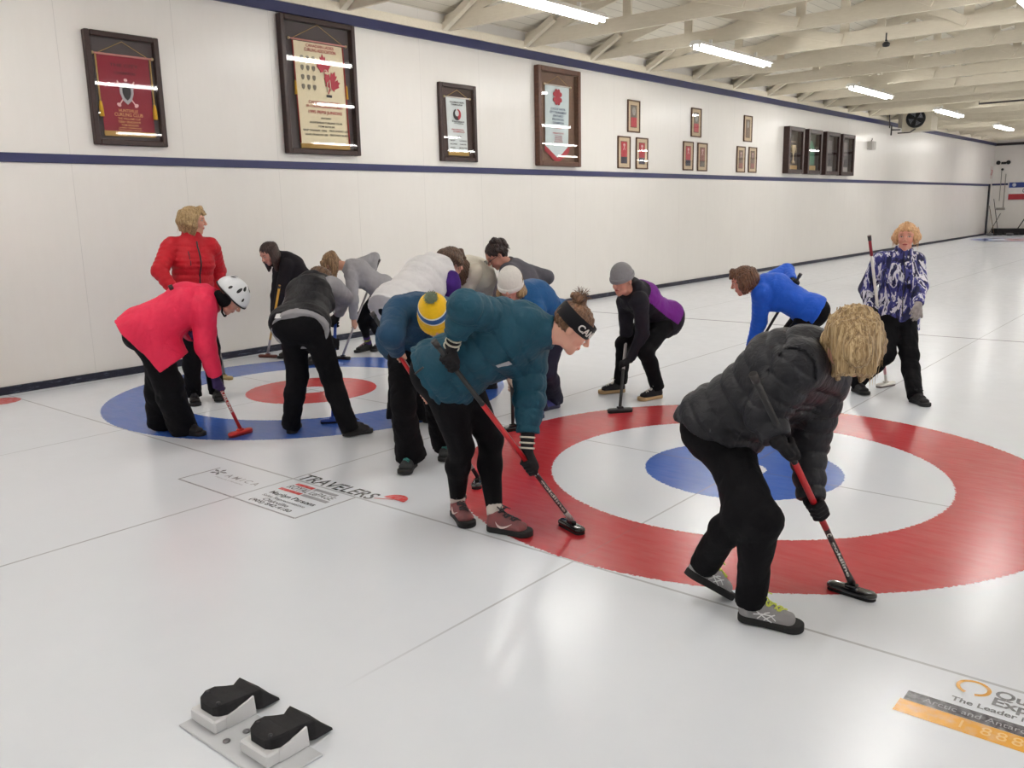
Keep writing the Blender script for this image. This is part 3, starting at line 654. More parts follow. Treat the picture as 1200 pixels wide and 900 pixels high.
# umbrella mark
m = MB(); pts = []
for i in range(13):
    a = PI * i / 12; pts.append((-1.36 + .085 * math.cos(a), -1.73 + .085 * math.sin(a), .0018))
m.add(pts, [tuple(range(13))]); strip(m, -1.36, -1.73, -1.47, -1.78, .01, .0018); m.build('painted_umbrella', I_rd, floor)
m = MB()
m.quad((-2.07, -1.9, .0012), (-1.9, -1.9, .0012), (-1.9, -1.868, .0012), (-2.07, -1.868, .0012)); m.quad((-2.09, -2.01, .0012), (-1.88, -2.01, .0012), (-1.88, -1.978, .0012), (-2.09, -1.978, .0012)); m.build('painted_red_bar', I_rd, floor)
m = MB(); m.quad((-1.89, -1.9, .0012), (-1.68, -1.9, .0012), (-1.68, -1.868, .0012), (-1.89, -1.868, .0012)); m.quad((-1.87, -2.01, .0012), (-1.63, -2.01, .0012), (-1.63, -1.978, .0012), (-1.87, -1.978, .0012)); m.build('painted_grey_bar', I_lg, floor)
gt('painted_lettering', 'ROYAL LePAGE', I_gr, -1.86, -1.938, .42, .055, bold=.012)
gt('painted_lettering', 'Marilyn Parsons', I_dk, -1.86, -2.075, .42, .055, bold=.014)
gt('painted_lettering', 'Sales Representative', I_gr, -1.87, -2.13, .4, .036, bold=.01); gt('painted_lettering', 'Oakville', I_gr, -1.88, -2.172, .24, .036, bold=.01)
gt('painted_lettering', '(905) 842-4180', I_dk, -1.87, -2.222, .38, .045, bold=.014)
gt('painted_lettering', 'A M I C A', I_lg, -2.42, -2.04, .34, .05, bold=.006); gt('painted_lettering', 'Mature Lifestyles', I_lg, -2.48, -2.1, .3, .022)
m = MB()
for i in range(5):
    a = i * 2 * PI / 5 + .3; m.add([(-2.7 + .0, -2.03, .0015), (-2.7 + .05 * math.cos(a - .3), -2.03 + .04 * math.sin(a - .3), .0015), (-2.7 + .07 * math.cos(a), -2.03 + .055 * math.sin(a), .0015), (-2.7 + .05 * math.cos(a + .3), -2.03 + .04 * math.sin(a + .3), .0015)], [(0, 1, 2, 3)])
m.build('painted_leaf_mark', I_gr, floor)
# lower right advertisement
m = MB(); m.quad((1.556, -2.2, .001), (3.0, -2.2, .001), (3.0, -2.113, .001), (1.556, -2.113, .001)); m.build('painted_orange_band', I_or, floor)
m = MB(); m.quad((1.565, -2.112, .001), (3.0, -2.112, .001), (3.0, -2.048, .001), (1.565, -2.048, .001)); m.build('painted_charcoal_band', I_bk, floor)
m = MB(); n = 26; vs = []; fs = []
for i in range(n + 1):
    a = -PI * .42 + i / n * 2 * PI * .9; w = .013
    for q in (-1, 1): vs.append((1.735 + (.048 + q * w / 2) * math.cos(a), -1.9 + (.046 + q * w / 2) * math.sin(a), .0015))
for i in range(n): fs.append((2 * i, 2 * i + 1, 2 * i + 3, 2 * i + 2))
m.add(vs, fs).build('painted_ring_logo', I_or, floor)
text_obj('painted_lettering', 'Quark', I_gr, G(1.8, -1.895, .0015), floor, size=.075, ext=0, align='LEFT', bold=.002)
text_obj('painted_lettering', 'Expeditions', I_gr, G(1.8, -1.95, .0015), floor, size=.075, ext=0, align='LEFT', bold=.002)
text_obj('painted_lettering', 'The Leader in Polar Adventures', I_gr, G(1.69, -2.01, .0015), floor, size=.042, ext=0, align='LEFT', bold=.001)
text_obj('painted_lettering', '1 888 892 0073', I_pl, G(1.735, -2.155, .0016), floor, size=.07, ext=0, align='LEFT', spacing=1.25)
text_obj('painted_lettering', 'Arctic and Antarctic Expeditions', I_lg, G(1.62, -2.08, .0016), floor, size=.042, ext=0, align='LEFT')
# red disc painted near the wall
m = MB().lathe([(0, .001), (.17, .001)], 30, Matrix.Translation((-6.39, -1.99, 0))); m.build('painted_red_disc', ink('faded_red_ice_print', (214, 70, 66), .9), floor)
# ================================================================== SMOOTH BODY MODELLER
# Round shapes are blended into one distance field and meshed as one continuous surface.
A_ = lambda *p: np.array(p, float)
def nz(v): v = np.asarray(v, float); return v / max(1e-9, np.linalg.norm(v))
class Cap:
    """tapered capsule a-b with elliptical section; ra, rb = radius or (across 'side', the other way)"""
    def __init__(s, a, b, ra, rb, side=None, k=.03, rid=None, flat=(0, 0), s0=0., sub=False):
        s.a = np.asarray(a, float); s.b = np.asarray(b, float); s.ell = isinstance(ra, tuple) or isinstance(rb, tuple)
        s.ra = ra if isinstance(ra, tuple) else (ra, ra); s.rb = rb if isinstance(rb, tuple) else (rb, rb)
        s.L = max(1e-6, np.linalg.norm(s.b - s.a)); s.u = (s.b - s.a) / s.L
        if side is None: side = np.cross(s.u, A_(.3, .5, .8))
        s.side = nz(np.asarray(side, float) - s.u * np.dot(side, s.u)); s.dep = np.cross(s.u, s.side)
        s.k = k; s.rid = rid; s.flat = flat; s.s0 = s0; s.sub = sub
        s.c = (s.a + s.b) / 2; s.R = s.L / 2 + max(max(s.ra), max(s.rb)) + (rid[0] if rid else 0)
    def d(s, P):
        v = P - s.a; e = v @ s.u; t = np.clip(e / s.L, 0, 1); 
        r1 = s.ra[0] + (s.rb[0] - s.ra[0]) * t
        if s.rid:
            amp, per = s.rid[:2]; ph = s.rid[2] if len(s.rid) > 2 else 0
            q = np.abs(np.sin(PI * ((e + s.s0) / per + ph + (s.rid[3] * (v @ s.side) if len(s.rid) > 3 else 0))))
            add = amp * (np.power(q, .6) - .7)
        else: add = 0.
        if s.ell:
            r2 = s.ra[1] + (s.rb[1] - s.ra[1]) * t
            r1 = r1 + add; r2 = r2 + add
            x = v @ s.side; w = v @ s.dep; ee = e - t * s.L
            re = np.minimum(r1, r2)
            a1 = x / r1; a2 = w / r2; a3 = ee / re
            q = np.sqrt(a1 * a1 + a2 * a2 + a3 * a3) + 1e-9
            g = np.sqrt((a1 / r1) ** 2 + (a2 / r2) ** 2 + (a3 / re) ** 2) + 1e-9
            d = q * (q - 1) / g
            d = np.where(q < .25, -np.minimum(r1, r2) * .7, d)
        else:
            d = np.linalg.norm(v - (t * s.L)[:, None] * s.u, axis=1) - r1 - add
        if s.flat[0]: d = np.maximum(d, -e)
        if s.flat[1]: d = np.maximum(d, e - s.L)
        return d
class Ell:
    def __init__(s, c, r, F=None, k=.02, sub=False):
        s.c = np.asarray(c, float); s.r = np.asarray(r, float); s.F = np.eye(3) if F is None else F   # rows = axes
        s.k = k; s.sub = sub; s.R = max(s.r)
    def d(s, P):
        q = ((P - s.c) @ s.F.T) / s.r; k0 = np.linalg.norm(q, axis=1) + 1e-9; k1 = np.linalg.norm(q / s.r, axis=1) + 1e-9
        return np.where(k0 < .25, -min(s.r) * .7, k0 * (k0 - 1) / k1)
class Half:
    """cuts away everything on the positive side of a plane (within reach of a centre)"""
    def __init__(s, p, n): s.p = np.asarray(p, float); s.n = nz(n)
    def d(s, P): return (P - s.p) @ s.n
def field(prims, P, cuts=(), fn=None, bl=None):
    D = np.full(len(P), 3.)
    for q in prims:
        if q.sub: continue
        e = q.d(P); h = np.clip(.5 + .5 * (D - e) / q.k, 0, 1); D = D + (e - D) * h - q.k * h * (1 - h)
    for q in prims:
        if q.sub:
            e = -q.d(P); h = np.clip(.5 + .5 * (e - D) / q.k, 0, 1); D = D + (e - D) * h + q.k * h * (1 - h)
    for c in cuts: D = np.maximum(D, c.d(P))
    if fn is not None: D = D + fn(P)
    return D
class Group:
    """several blended shapes trimmed by planes, used as one shape"""
    def __init__(s, prims, cuts, k=.03):
        s.p, s.cuts, s.k, s.sub = prims, cuts, k, False
        lo = np.min([q.c - q.R for q in prims], 0); hi = np.max([q.c + q.R for q in prims], 0); s.c = (lo + hi) / 2; s.R = np.linalg.norm(hi - lo) / 2
    def d(s, P): return field(s.p, P, s.cuts)
def folds(seed, freq, amp):
    r = np.random.RandomState(seed); D1 = r.normal(size=(5, 3)); D1 /= np.linalg.norm(D1, axis=1)[:, None]; D2 = r.normal(size=(5, 3)); ph = r.rand(10) * 6.28
    def fn(P):
        s = 0
        for i in range(5):
            w = 1.3 * np.sin(P @ D2[i] * freq * .7 + ph[5 + i]); s = s + (1 - np.abs(np.sin(P @ D1[i] * freq * (.7 + .2 * i) + ph[i] + w))) ** 2
        return amp * (s / 5 - .35) * 1.8
    return fn
CORN = np.array([(i, j, k) for i in (0, 1) for j in (0, 1) for k in (0, 1)])
EDG = [(a, b) for a in range(8) for b in range(a + 1, 8) if np.abs(CORN[a] - CORN[b]).sum() == 1]
def sdf_mesh(prims, h, cuts=(), fn=None):
    add = [q for q in prims if not q.sub]
    lo = np.min([q.c - q.R for q in add], 0) - 4 * h; hi = np.max([q.c + q.R for q in add], 0) + 4 * h
    B = 8; S = B * h; nb = np.ceil((hi - lo) / S).astype(int) + 1
    g = np.stack(np.meshgrid(*[np.arange(n) for n in nb], indexing='ij'), -1).reshape(-1, 3)
    cen = lo + (g + .5) * S; half = S * .8661
    D = np.full(len(cen), 1e3); reach = {}
    for qi, q in enumerate(add):
        near = np.linalg.norm(cen - q.c, axis=1) < q.R + half + .05
        idx = np.nonzero(near)[0]; e = q.d(cen[idx]); D[idx] = np.minimum(D[idx], e); reach[qi] = (idx, e)
    act = np.nonzero(np.abs(D) < half * 1.15 + .035)[0]
    if fn is None and False: pass
    pos = -np.ones(len(cen), int); pos[act] = np.arange(len(act))
    off = np.stack(np.meshgrid(*[np.arange(B + 1)] * 3, indexing='ij'), -1).reshape(-1, 3) * h
    P = ((lo + g[act] * S)[:, None, :] + off[None]).astype(np.float64)
    V = np.full((len(act), off.shape[0]), .3)
    for qi, q in enumerate(add):
        idx, e = reach[qi]; sel = idx[e < half * 1.15 + q.k + .05]; p = pos[sel]; p = p[p >= 0]
        if not len(p): continue
        X = V[p]; e = q.d(P[p].reshape(-1, 3)).reshape(X.shape)
        hh = np.clip(.5 + .5 * (X - e) / q.k, 0, 1); V[p] = X + (e - X) * hh - q.k * hh * (1 - hh)
    Pf = P.reshape(-1, 3); Vf = V.reshape(-1)
    for q in prims:
        if q.sub:
            near = np.nonzero(np.linalg.norm(Pf - q.c, axis=1) < q.R * 1.3 + .04)[0]
            e = -q.d(Pf[near]); X = Vf[near]; hh = np.clip(.5 + .5 * (e - X) / q.k, 0, 1); Vf[near] = X + (e - X) * hh + q.k * hh * (1 - hh)
    for c in cuts: Vf = np.maximum(Vf, c.d(Pf))
    if fn is not None:
        near = np.abs(Vf) < .06; Vf[near] += fn(Pf[near])
    V = Vf.reshape(len(act), B + 1, B + 1, B + 1)
    ins = V < 0
    cv = [ins[:, i:i + B, j:j + B, k:k + B] for i, j, k in CORN]
    cnt = sum(c.astype(np.int8) for c in cv); m = (cnt > 0) & (cnt < 8)
    bi, ci, cj, ck = np.nonzero(m)
    vals = np.stack([V[bi, ci + i, cj + j, ck + k] for i, j, k in CORN], 1)
    acc = np.zeros((len(bi), 3)); n = np.zeros(len(bi))
    for a, b in EDG:
        va, vb = vals[:, a], vals[:, b]; x = (va < 0) != (vb < 0); tt = np.where(x, va / np.where(x, va - vb, 1), 0)
        p = CORN[a] + tt[:, None] * (CORN[b] - CORN[a]); acc += p * x[:, None]; n += x
    cell = g[act][bi] * B + np.stack([ci, cj, ck], 1)
    verts = lo + (cell + acc / n[:, None]) * h
    dims = nb * B + 2
    gid = (cell[:, 0] * dims[1] + cell[:, 1]) * dims[2] + cell[:, 2]
    order = np.argsort(gid); gid = gid[order]; verts = verts[order]; vals = vals[order]
    st = np.array([dims[1] * dims[2], dims[2], 1]); faces = []
    for ax in range(3):
        c1 = [4, 2, 1][ax]; s0 = vals[:, 0] < 0; s1 = vals[:, c1] < 0; e = np.nonzero(s0 != s1)[0]
        b_, c_ = (ax + 1) % 3, (ax + 2) % 3
        q = [gid[e], gid[e] - st[b_], gid[e] - st[b_] - st[c_], gid[e] - st[c_]]
        ix = [np.searchsorted(gid, x) for x in q]; ok = np.ones(len(e), bool)
        for x, i in zip(q, ix): i[i >= len(gid)] = 0; ok &= gid[i] == x
        F4 = np.stack(ix, 1)[ok]; s = s0[e][ok]
        F4[~s] = F4[~s][:, ::-1]; faces.append(F4)
    F = np.concatenate(faces) if faces else np.zeros((0, 4), int)
    return verts, F
def keep_big(verts, F, minfrac=.02):
    return verts, F
def mk(name, verts, F, mats, parent=None, attrs=None, matidx=None):
    me = bpy.data.meshes.new(name); nv, nf = len(verts), len(F)
    me.vertices.add(nv); me.loops.add(nf * 4); me.polygons.add(nf)
    me.vertices.foreach_set('co', verts.astype(np.float32).ravel()); me.loops.foreach_set('vertex_index', F.astype(np.int32).ravel())
    me.polygons.foreach_set('loop_start', np.arange(0, nf * 4, 4, dtype=np.int32))
    me.polygons.foreach_set('use_smooth', np.ones(nf, bool))
    if matidx is not None: me.polygons.foreach_set('material_index', matidx.astype(np.int32))
    me.update(calc_edges=True)
    for m in (mats if isinstance(mats, (list, tuple)) else [mats]): me.materials.append(m)
    for an, av in (attrs or {}).items():
        at = me.attributes.new(an, 'FLOAT_VECTOR', 'POINT'); at.data.foreach_set('vector', av.astype(np.float32).ravel())
    return link(bpy.data.objects.new(name, me), parent)
def cast(prims, p, d, cuts=(), fn=None, n=60, back=.0):
    """walk from p along d to the surface"""
    p = np.asarray(p, float).copy(); d = nz(d)
    for _ in range(n):
        v = float(field(prims, p[None], cuts, fn)[0])
        if abs(v) < 5e-4: break
        p = p + d * v * .8
    return p
POSES = {"red_standing": {"pel": [-4.74, -0.912, 0.938], "hipL": [-4.731, -0.846, 0.871], "hipR": [-4.749, -0.986, 0.882], "knL": [-4.719, -0.802, 0.466], "knR": [-4.742, -0.979, 0.473], "anL": [-4.784, -0.745, 0.082], "anR": [-4.81, -0.958, 0.086], "toeL": [-4.636, -0.811, 0.033], "toeR": [-4.664, -1.032, 0.03], "neck": [-4.735, -0.881, 1.428], "head": [-4.707, -0.862, 1.597], "shL": [-4.692, -0.726, 1.369], "shR": [-4.806, -1.045, 1.386], "elL": [-4.811, -0.602, 1.147], "elR": [-4.706, -1.219, 1.192], "wrL": [-4.785, -0.648, 0.915], "wrR": [-4.561, -1.174, 1.007], "haL": [-4.805, -0.703, 0.811], "haR": [-4.509, -1.157, 0.94], "T": [-4.927, -0.627, 0.674], "f": [0.984, -0.178, 0.0], "fs": [1.0, -0.005, 0.0], "fh": [0.646, 0.763, 0.0], "s": 1.68, "B": [-5.562, -0.176, 0.03]}, "pink_helmet": {"pel": [-3.751, -1.875, 0.835], "hipL": [-3.8, -1.809, 0.793], "hipR": [-3.669, -1.905, 0.803], "knL": [-3.954, -1.706, 0.437], "knR": [-3.71, -1.773, 0.429], "anL": [-4.11, -1.65, 0.085], "anR": [-3.82, -1.641, 0.084], "toeL": [-3.983, -1.557, 0.031], "toeR": [-3.673, -1.581, 0.03], "neck": [-3.546, -1.484, 1.031], "head": [-3.417, -1.383, 1.04], "shL": [-3.696, -1.415, 1.014], "shR": [-3.438, -1.6, 0.984], "elL": [-3.839, -1.474, 0.784], "elR": [-3.468, -1.59, 0.707], "wrL": [-3.629, -1.582, 0.781], "wrR": [-3.485, -1.526, 0.479], "haL": [-3.553, -1.622, 0.78], "haR": [-3.493, -1.5, 0.396], "T": [-3.612, -1.742, 1.162], "f": [0.618, 0.786, 0.0], "fs": [0.618, 0.786, 0.0], "fh": [0.745, 0.667, 0.0], "s": 1.66, "B": [-3.436, -1.385, 0.03]}, "black_fleece": {"pel": [-5.79, 1.126, 0.799], "hipL": [-5.716, 1.1, 0.751], "hipR": [-5.864, 1.145, 0.751], "knL": [-5.937, 1.05, 0.413], "knR": [-5.681, 1.011, 0.415], "anL": [-6.148, 1.075, 0.085], "anR": [-5.487, 0.951, 0.08], "toeL": [-6.122, 0.92, 0.034], "toeR": [-5.477, 0.793, 0.033], "neck": [-5.878, 0.857, 1.172], "head": [-5.894, 0.698, 1.213], "shL": [-5.748, 0.814, 1.081], "shR": [-5.961, 0.868, 1.023], "elL": [-5.81, 0.76, 0.806], "elR": [-5.996, 0.824, 0.744], "wrL": [-5.907, 0.74, 0.588], "wrR": [-6.004, 0.779, 0.505], "haL": [-5.934, 0.731, 0.503], "haR": [-6.012, 0.763, 0.414], "T": [-5.618, 0.612, 0.889], "f": [-0.284, -0.959, -0.0], "fs": [-0.284, -0.959, -0.0], "fh": [-0.026, -1.0, -0.0], "s": 1.66, "B": [-6.327, 0.882, 0.03]}, "black_vest": {"pel": [-2.809, -1.207, 0.876], "hipL": [-2.884, -1.242, 0.833], "hipR": [-2.73, -1.162, 0.838], "knL": [-3.005, -1.138, 0.451], "knR": [-2.789, -1.002, 0.464], "anL": [-3.152, -1.119, 0.085], "anR": [-2.702, -0.938, 0.088], "toeL": [-3.268, -1.001, 0.03], "toeR": [-2.682, -0.779, 0.027], "neck": [-3.061, -0.868, 1.107], "head": [-3.173, -0.741, 1.099], "shL": [-3.214, -0.938, 1.085], "shR": [-2.891, -0.859, 1.112], "elL": [-3.304, -0.81, 0.849], "elR": [-3.031, -0.639, 1.003], "wrL": [-3.252, -0.652, 0.674], "wrR": [-3.209, -0.554, 0.862], "haL": [-3.233, -0.594, 0.61], "haR": [-3.257, -0.554, 0.787], "T": [-3.289, -0.503, 1.016], "f": [-0.419, 0.908, 0.0], "fs": [-0.221, 0.975, 0.0], "fh": [-0.387, 0.922, 0.0], "s": 1.7, "B": [-3.152, -0.726, 0.03]}, "grey_hoodie": {"pel": [-5.36, 1.82, 0.762], "hipL": [-5.301, 1.773, 0.704], "hipR": [-5.429, 1.877, 0.75], "knL": [-5.578, 1.68, 0.431], "knR": [-5.47, 1.778, 0.365], "anL": [-5.659, 1.844, 0.091], "anR": [-5.607, 2.009, 0.088], "toeL": [-5.686, 1.682, 0.023], "toeR": [-5.581, 1.852, 0.026], "neck": [-5.581, 1.513, 1.038], "head": [-5.679, 1.384, 1.074], "shL": [-5.458, 1.475, 0.931], "shR": [-5.626, 1.673, 1.027], "elL": [-5.401, 1.433, 0.664], "elR": [-5.565, 1.93, 1.112], "wrL": [-5.478, 1.483, 0.446], "wrR": [-5.516, 1.828, 0.905], "haL": [-5.48, 1.494, 0.359], "haR": [-5.496, 1.79, 0.831], "T": [-5.506, 1.954, 1.092], "f": [-0.59, -0.808, -0.0], "fs": [-0.59, -0.808, -0.0], "fh": [-0.193, -0.981, -0.0], "s": 1.66, "B": [-5.466, 1.29, 0.03]}, "white_purple": {"pel": [-2.669, -0.377, 0.954], "hipL": [-2.741, -0.369, 0.893], "hipR": [-2.596, -0.382, 0.891], "knL": [-2.717, -0.363, 0.479], "knR": [-2.553, -0.295, 0.486], "anL": [-2.693, -0.429, 0.086], "anR": [-2.525, -0.275, 0.087], "toeL": [-2.669, -0.267, 0.03], "toeR": [-2.501, -0.114, 0.03], "neck": [-2.66, 0.044, 1.176], "head": [-2.68, 0.193, 1.251], "shL": [-2.827, 0.031, 1.157], "shR": [-2.513, 0.018, 1.094], "elL": [-3.03, -0.094, 1.01], "elR": [-2.635, 0.144, 0.879], "wrL": [-2.804, -0.048, 0.945], "wrR": [-2.764, 0.062, 0.695], "haL": [-2.722, -0.032, 0.922], "haR": [-2.806, 0.008, 0.641], "T": [-2.648, -0.066, 1.17], "f": [0.147, 0.989, 0.0], "fs": [0.147, 0.989, 0.0], "fh": [0.233, 0.972, 0.0], "s": 1.68, "B": [-2.989, 0.094, 0.03]}, "cream_vest": {"pel": [-3.073, 1.092, 0.851], "hipL": [-3.001, 1.045, 0.823], "hipR": [-3.145, 1.138, 0.822], "knL": [-3.052, 0.914, 0.448], "knR": [-3.219, 1.025, 0.446], "anL": [-2.963, 1.005, 0.085], "anR": [-3.149, 1.14, 0.085], "toeL": [-3.05, 0.87, 0.03], "toeR": [-3.236, 1.005, 0.03], "neck": [-2.985, 0.737, 1.145], "head": [-2.97, 0.576, 1.113], "shL": [-2.837, 0.672, 1.116], "shR": [-3.112, 0.841, 1.123], "elL": [-2.966, 0.65, 0.873], "elR": [-3.262, 0.923, 0.907], "wrL": [-3.124, 0.647, 0.7], "wrR": [-3.186, 0.775, 0.74], "haL": [-3.181, 0.646, 0.637], "haR": [-3.159, 0.722, 0.68], "f": [-0.542, -0.84, -0.0], "fs": [-0.542, -0.84, -0.0], "fh": [-0.613, -0.79, -0.0], "s": 1.65}, "grey_coat": {"pel": [-2.587, 1.254, 0.757], "hipL": [-2.526, 1.19, 0.729], "hipR": [-2.648, 1.319, 0.729], "knL": [-2.684, 1.001, 0.398], "knR": [-2.828, 1.152, 0.398], "anL": [-2.49, 1.147, 0.085], "anR": [-2.654, 1.324, 0.085], "toeL": [-2.611, 1.034, 0.03], "toeR": [-2.775, 1.21, 0.03], "neck": [-2.689, 0.975, 1.138], "head": [-2.741, 0.852, 1.242], "shL": [-2.593, 0.84, 1.102], "shR": [-2.749, 1.131, 1.107], "elL": [-2.657, 0.762, 0.837], "elR": [-2.559, 1.325, 1.026], "wrL": [-2.794, 0.818, 0.646], "wrR": [-2.651, 1.105, 0.983], "haL": [-2.844, 0.838, 0.577], "haR": [-2.684, 1.025, 0.967], "f": [-0.728, -0.685, -0.0], "fs": [-0.881, -0.473, 0.0], "fh": [-0.526, -0.85, -0.0], "s": 1.7}, "white_hat": {"pel": [-1.927, 0.55, 0.781], "hipL": [-1.844, 0.523, 0.749], "hipR": [-2.01, 0.576, 0.752], "knL": [-1.889, 0.433, 0.353], "knR": [-1.999, 0.297, 0.457], "anL": [-2.002, 0.695, 0.085], "anR": [-1.886, 0.329, 0.083], "toeL": [-2.024, 0.532, 0.03], "toeR": [-1.865, 0.169, 0.032], "neck": [-1.867, 0.13, 1.0], "head": [-1.865, -0.019, 1.078], "shL": [-1.749, 0.114, 0.881], "shR": [-2.025, 0.184, 0.982], "elL": [-1.842, 0.049, 0.622], "elR": [-2.178, 0.207, 0.749], "wrL": [-1.91, 0.004, 0.394], "wrR": [-2.037, 0.141, 0.567], "haL": [-1.915, 0.034, 0.313], "haR": [-1.986, 0.118, 0.501], "T": [-2.198, 0.369, 1.063], "f": [-0.3, -0.954, -0.0], "fs": [-0.13, -0.992, -0.0], "fh": [0.431, -0.902, -0.0], "s": 1.68, "B": [-1.808, -0.093, 0.03]}, "yellow_hat": {"pel": [-1.8, -1.098, 0.839], "hipL": [-1.779, -1.012, 0.812], "hipR": [-1.813, -1.182, 0.798], "knL": [-1.673, -1.035, 0.42], "knR": [-1.668, -1.329, 0.443], "anL": [-1.769, -0.861, 0.084], "anR": [-1.752, -1.209, 0.082], "toeL": [-1.662, -0.983, 0.031], "toeR": [-1.666, -1.346, 0.032], "neck": [-1.438, -1.326, 1.049], "head": [-1.289, -1.4, 1.026], "shL": [-1.429, -1.159, 1.032], "shR": [-1.569, -1.431, 1.063], "elL": [-1.535, -1.162, 0.773], "elR": [-1.416, -1.632, 0.953], "wrL": [-1.465, -1.304, 0.594], "wrR": [-1.544, -1.476, 0.827], "haL": [-1.439, -1.356, 0.529], "haR": [-1.589, -1.415, 0.782], "T": [-1.75, -1.479, 1.046], "f": [0.969, -0.249, 0.0], "fs": [0.969, -0.249, 0.0], "fh": [0.773, -0.635, 0.0], "s": 1.68, "B": [-1.14, -1.237, 0.03]}, "headband": {"pel": [-0.698, -1.918, 0.851], "hipL": [-0.681, -1.838, 0.788], "hipR": [-0.665, -2.0, 0.819], "knL": [-0.691, -1.618, 0.439], "knR": [-0.712, -1.825, 0.44], "anL": [-0.557, -1.753, 0.086], "anR": [-0.868, -1.705, 0.087], "toeL": [-0.391, -1.716, 0.029], "toeR": [-0.726, -1.789, 0.029], "neck": [-0.317, -1.678, 1.075], "head": [-0.169, -1.591, 1.069], "shL": [-0.432, -1.585, 0.987], "shR": [-0.439, -1.82, 1.121], "elL": [-0.388, -1.657, 0.71], "elR": [-0.406, -2.09, 1.211], "wrL": [-0.361, -1.722, 0.468], "wrR": [-0.533, -2.061, 1.014], "haL": [-0.342, -1.731, 0.382], "haR": [-0.495, -2.112, 0.956], "T": [-0.526, -2.184, 1.063], "f": [0.861, 0.508, 0.0], "fs": [0.861, 0.508, 0.0], "fh": [0.843, 0.538, 0.0], "s": 1.72, "B": [-0.25, -1.501, 0.03]}, "grey_beanie": {"pel": [-1.591, 1.687, 0.684], "hipL": [-1.505, 1.661, 0.655], "hipR": [-1.665, 1.743, 0.673], "knL": [-1.505, 1.312, 0.436], "knR": [-1.789, 1.418, 0.464], "anL": [-1.486, 1.496, 0.087], "anR": [-1.884, 1.52, 0.087], "toeL": [-1.546, 1.338, 0.028], "toeR": [-1.982, 1.383, 0.031], "neck": [-1.634, 1.274, 0.937], "head": [-1.624, 1.135, 1.035], "shL": [-1.494, 1.211, 0.867], "shR": [-1.732, 1.356, 0.829], "elL": [-1.511, 1.281, 0.594], "elR": [-1.77, 1.437, 0.563], "wrL": [-1.599, 1.232, 0.377], "wrR": [-1.889, 1.582, 0.711], "haL": [-1.638, 1.193, 0.309], "haR": [-1.895, 1.667, 0.712], "T": [-1.923, 1.721, 0.759], "f": [-0.286, -0.958, -0.0], "fs": [-0.116, -0.993, -0.0], "fh": [-0.064, -0.998, -0.0], "s": 1.7, "B": [-1.465, 0.863, 0.03]}, "blue_jacket": {"pel": [-0.478, 2.272, 0.733], "hipL": [-0.434, 2.198, 0.704], "hipR": [-0.523, 2.346, 0.704], "knL": [-0.651, 2.093, 0.382], "knR": [-0.755, 2.271, 0.384], "anL": [-0.445, 2.231, 0.085], "anR": [-0.572, 2.435, 0.085], "toeL": [-0.584, 2.148, 0.03], "toeR": [-0.711, 2.352, 0.03], "neck": [-0.864, 2.1, 0.963], "head": [-0.939, 1.958, 0.997], "shL": [-0.782, 1.98, 0.893], "shR": [-0.867, 2.261, 0.966], "elL": [-0.84, 2.089, 0.637], "elR": [-0.786, 2.505, 1.051], "wrL": [-0.933, 2.144, 0.415], "wrR": [-0.654, 2.312, 0.987], "haL": [-0.918, 2.225, 0.375], "haR": [-0.607, 2.24, 0.957], "T": [-0.551, 2.239, 1.057], "f": [-0.858, -0.514, -0.0], "fs": [-0.899, -0.438, -0.0], "fh": [-0.899, -0.438, -0.0], "s": 1.66, "B": [-1.102, 2.222, 0.03]}, "camo_walking": {"pel": [0.043, 2.956, 0.709], "hipL": [0.102, 2.979, 0.645], "hipR": [-0.005, 2.898, 0.659], "knL": [0.224, 2.743, 0.353], "knR": [0.05, 2.665, 0.35], "anL": [0.341, 2.529, 0.081], "anR": [-0.186, 2.689, 0.079], "toeL": [0.456, 2.426, 0.03], "toeR": [-0.073, 2.582, 0.031], "neck": [0.033, 2.977, 1.178], "head": [0.071, 2.959, 1.332], "shL": [0.13, 3.084, 1.124], "shR": [-0.121, 2.931, 1.132], "elL": [0.214, 2.94, 0.919], "elR": [-0.222, 2.921, 0.882], "wrL": [0.258, 2.758, 0.793], "wrR": [-0.133, 2.792, 0.726], "haL": [0.274, 2.691, 0.75], "haR": [-0.09, 2.842, 0.67], "T": [-0.13, 2.622, 1.359], "f": [0.589, -0.808, 0.0], "fs": [0.44, -0.898, 0.0], "fh": [0.192, -0.981, -0.0], "s": 1.58, "B": [-0.047, 3.062, 0.03]}, "black_coat": {"pel": [0.706, -1.736, 0.751], "hipL": [0.718, -1.67, 0.691], "hipR": [0.723, -1.805, 0.696], "knL": [0.903, -1.973, 0.469], "knR": [1.0, -1.99, 0.473], "anL": [0.689, -1.853, 0.168], "anR": [0.922, -1.904, 0.087], "toeL": [0.75, -1.772, 0.038], "toeR": [1.074, -1.869, 0.03], "neck": [1.07, -1.685, 1.077], "head": [1.215, -1.748, 1.136], "shL": [1.054, -1.567, 0.948], "shR": [1.057, -1.857, 1.046], "elL": [0.984, -1.536, 0.666], "elR": [0.955, -1.907, 0.867], "wrL": [1.045, -1.638, 0.47], "wrR": [1.02, -1.946, 0.784], "haL": [1.093, -1.701, 0.446], "haR": [1.043, -1.895, 0.735], "T": [0.993, -2.117, 1.056], "f": [0.996, 0.09, 0.0], "fs": [0.984, 0.176, 0.0], "fh": [-0.456, 0.89, 0.0], "s": 1.7, "B": [1.157, -1.413, 0.03]}}
Zup = A_(0, 0, 1); CAM = A_(cx, cy, ch)
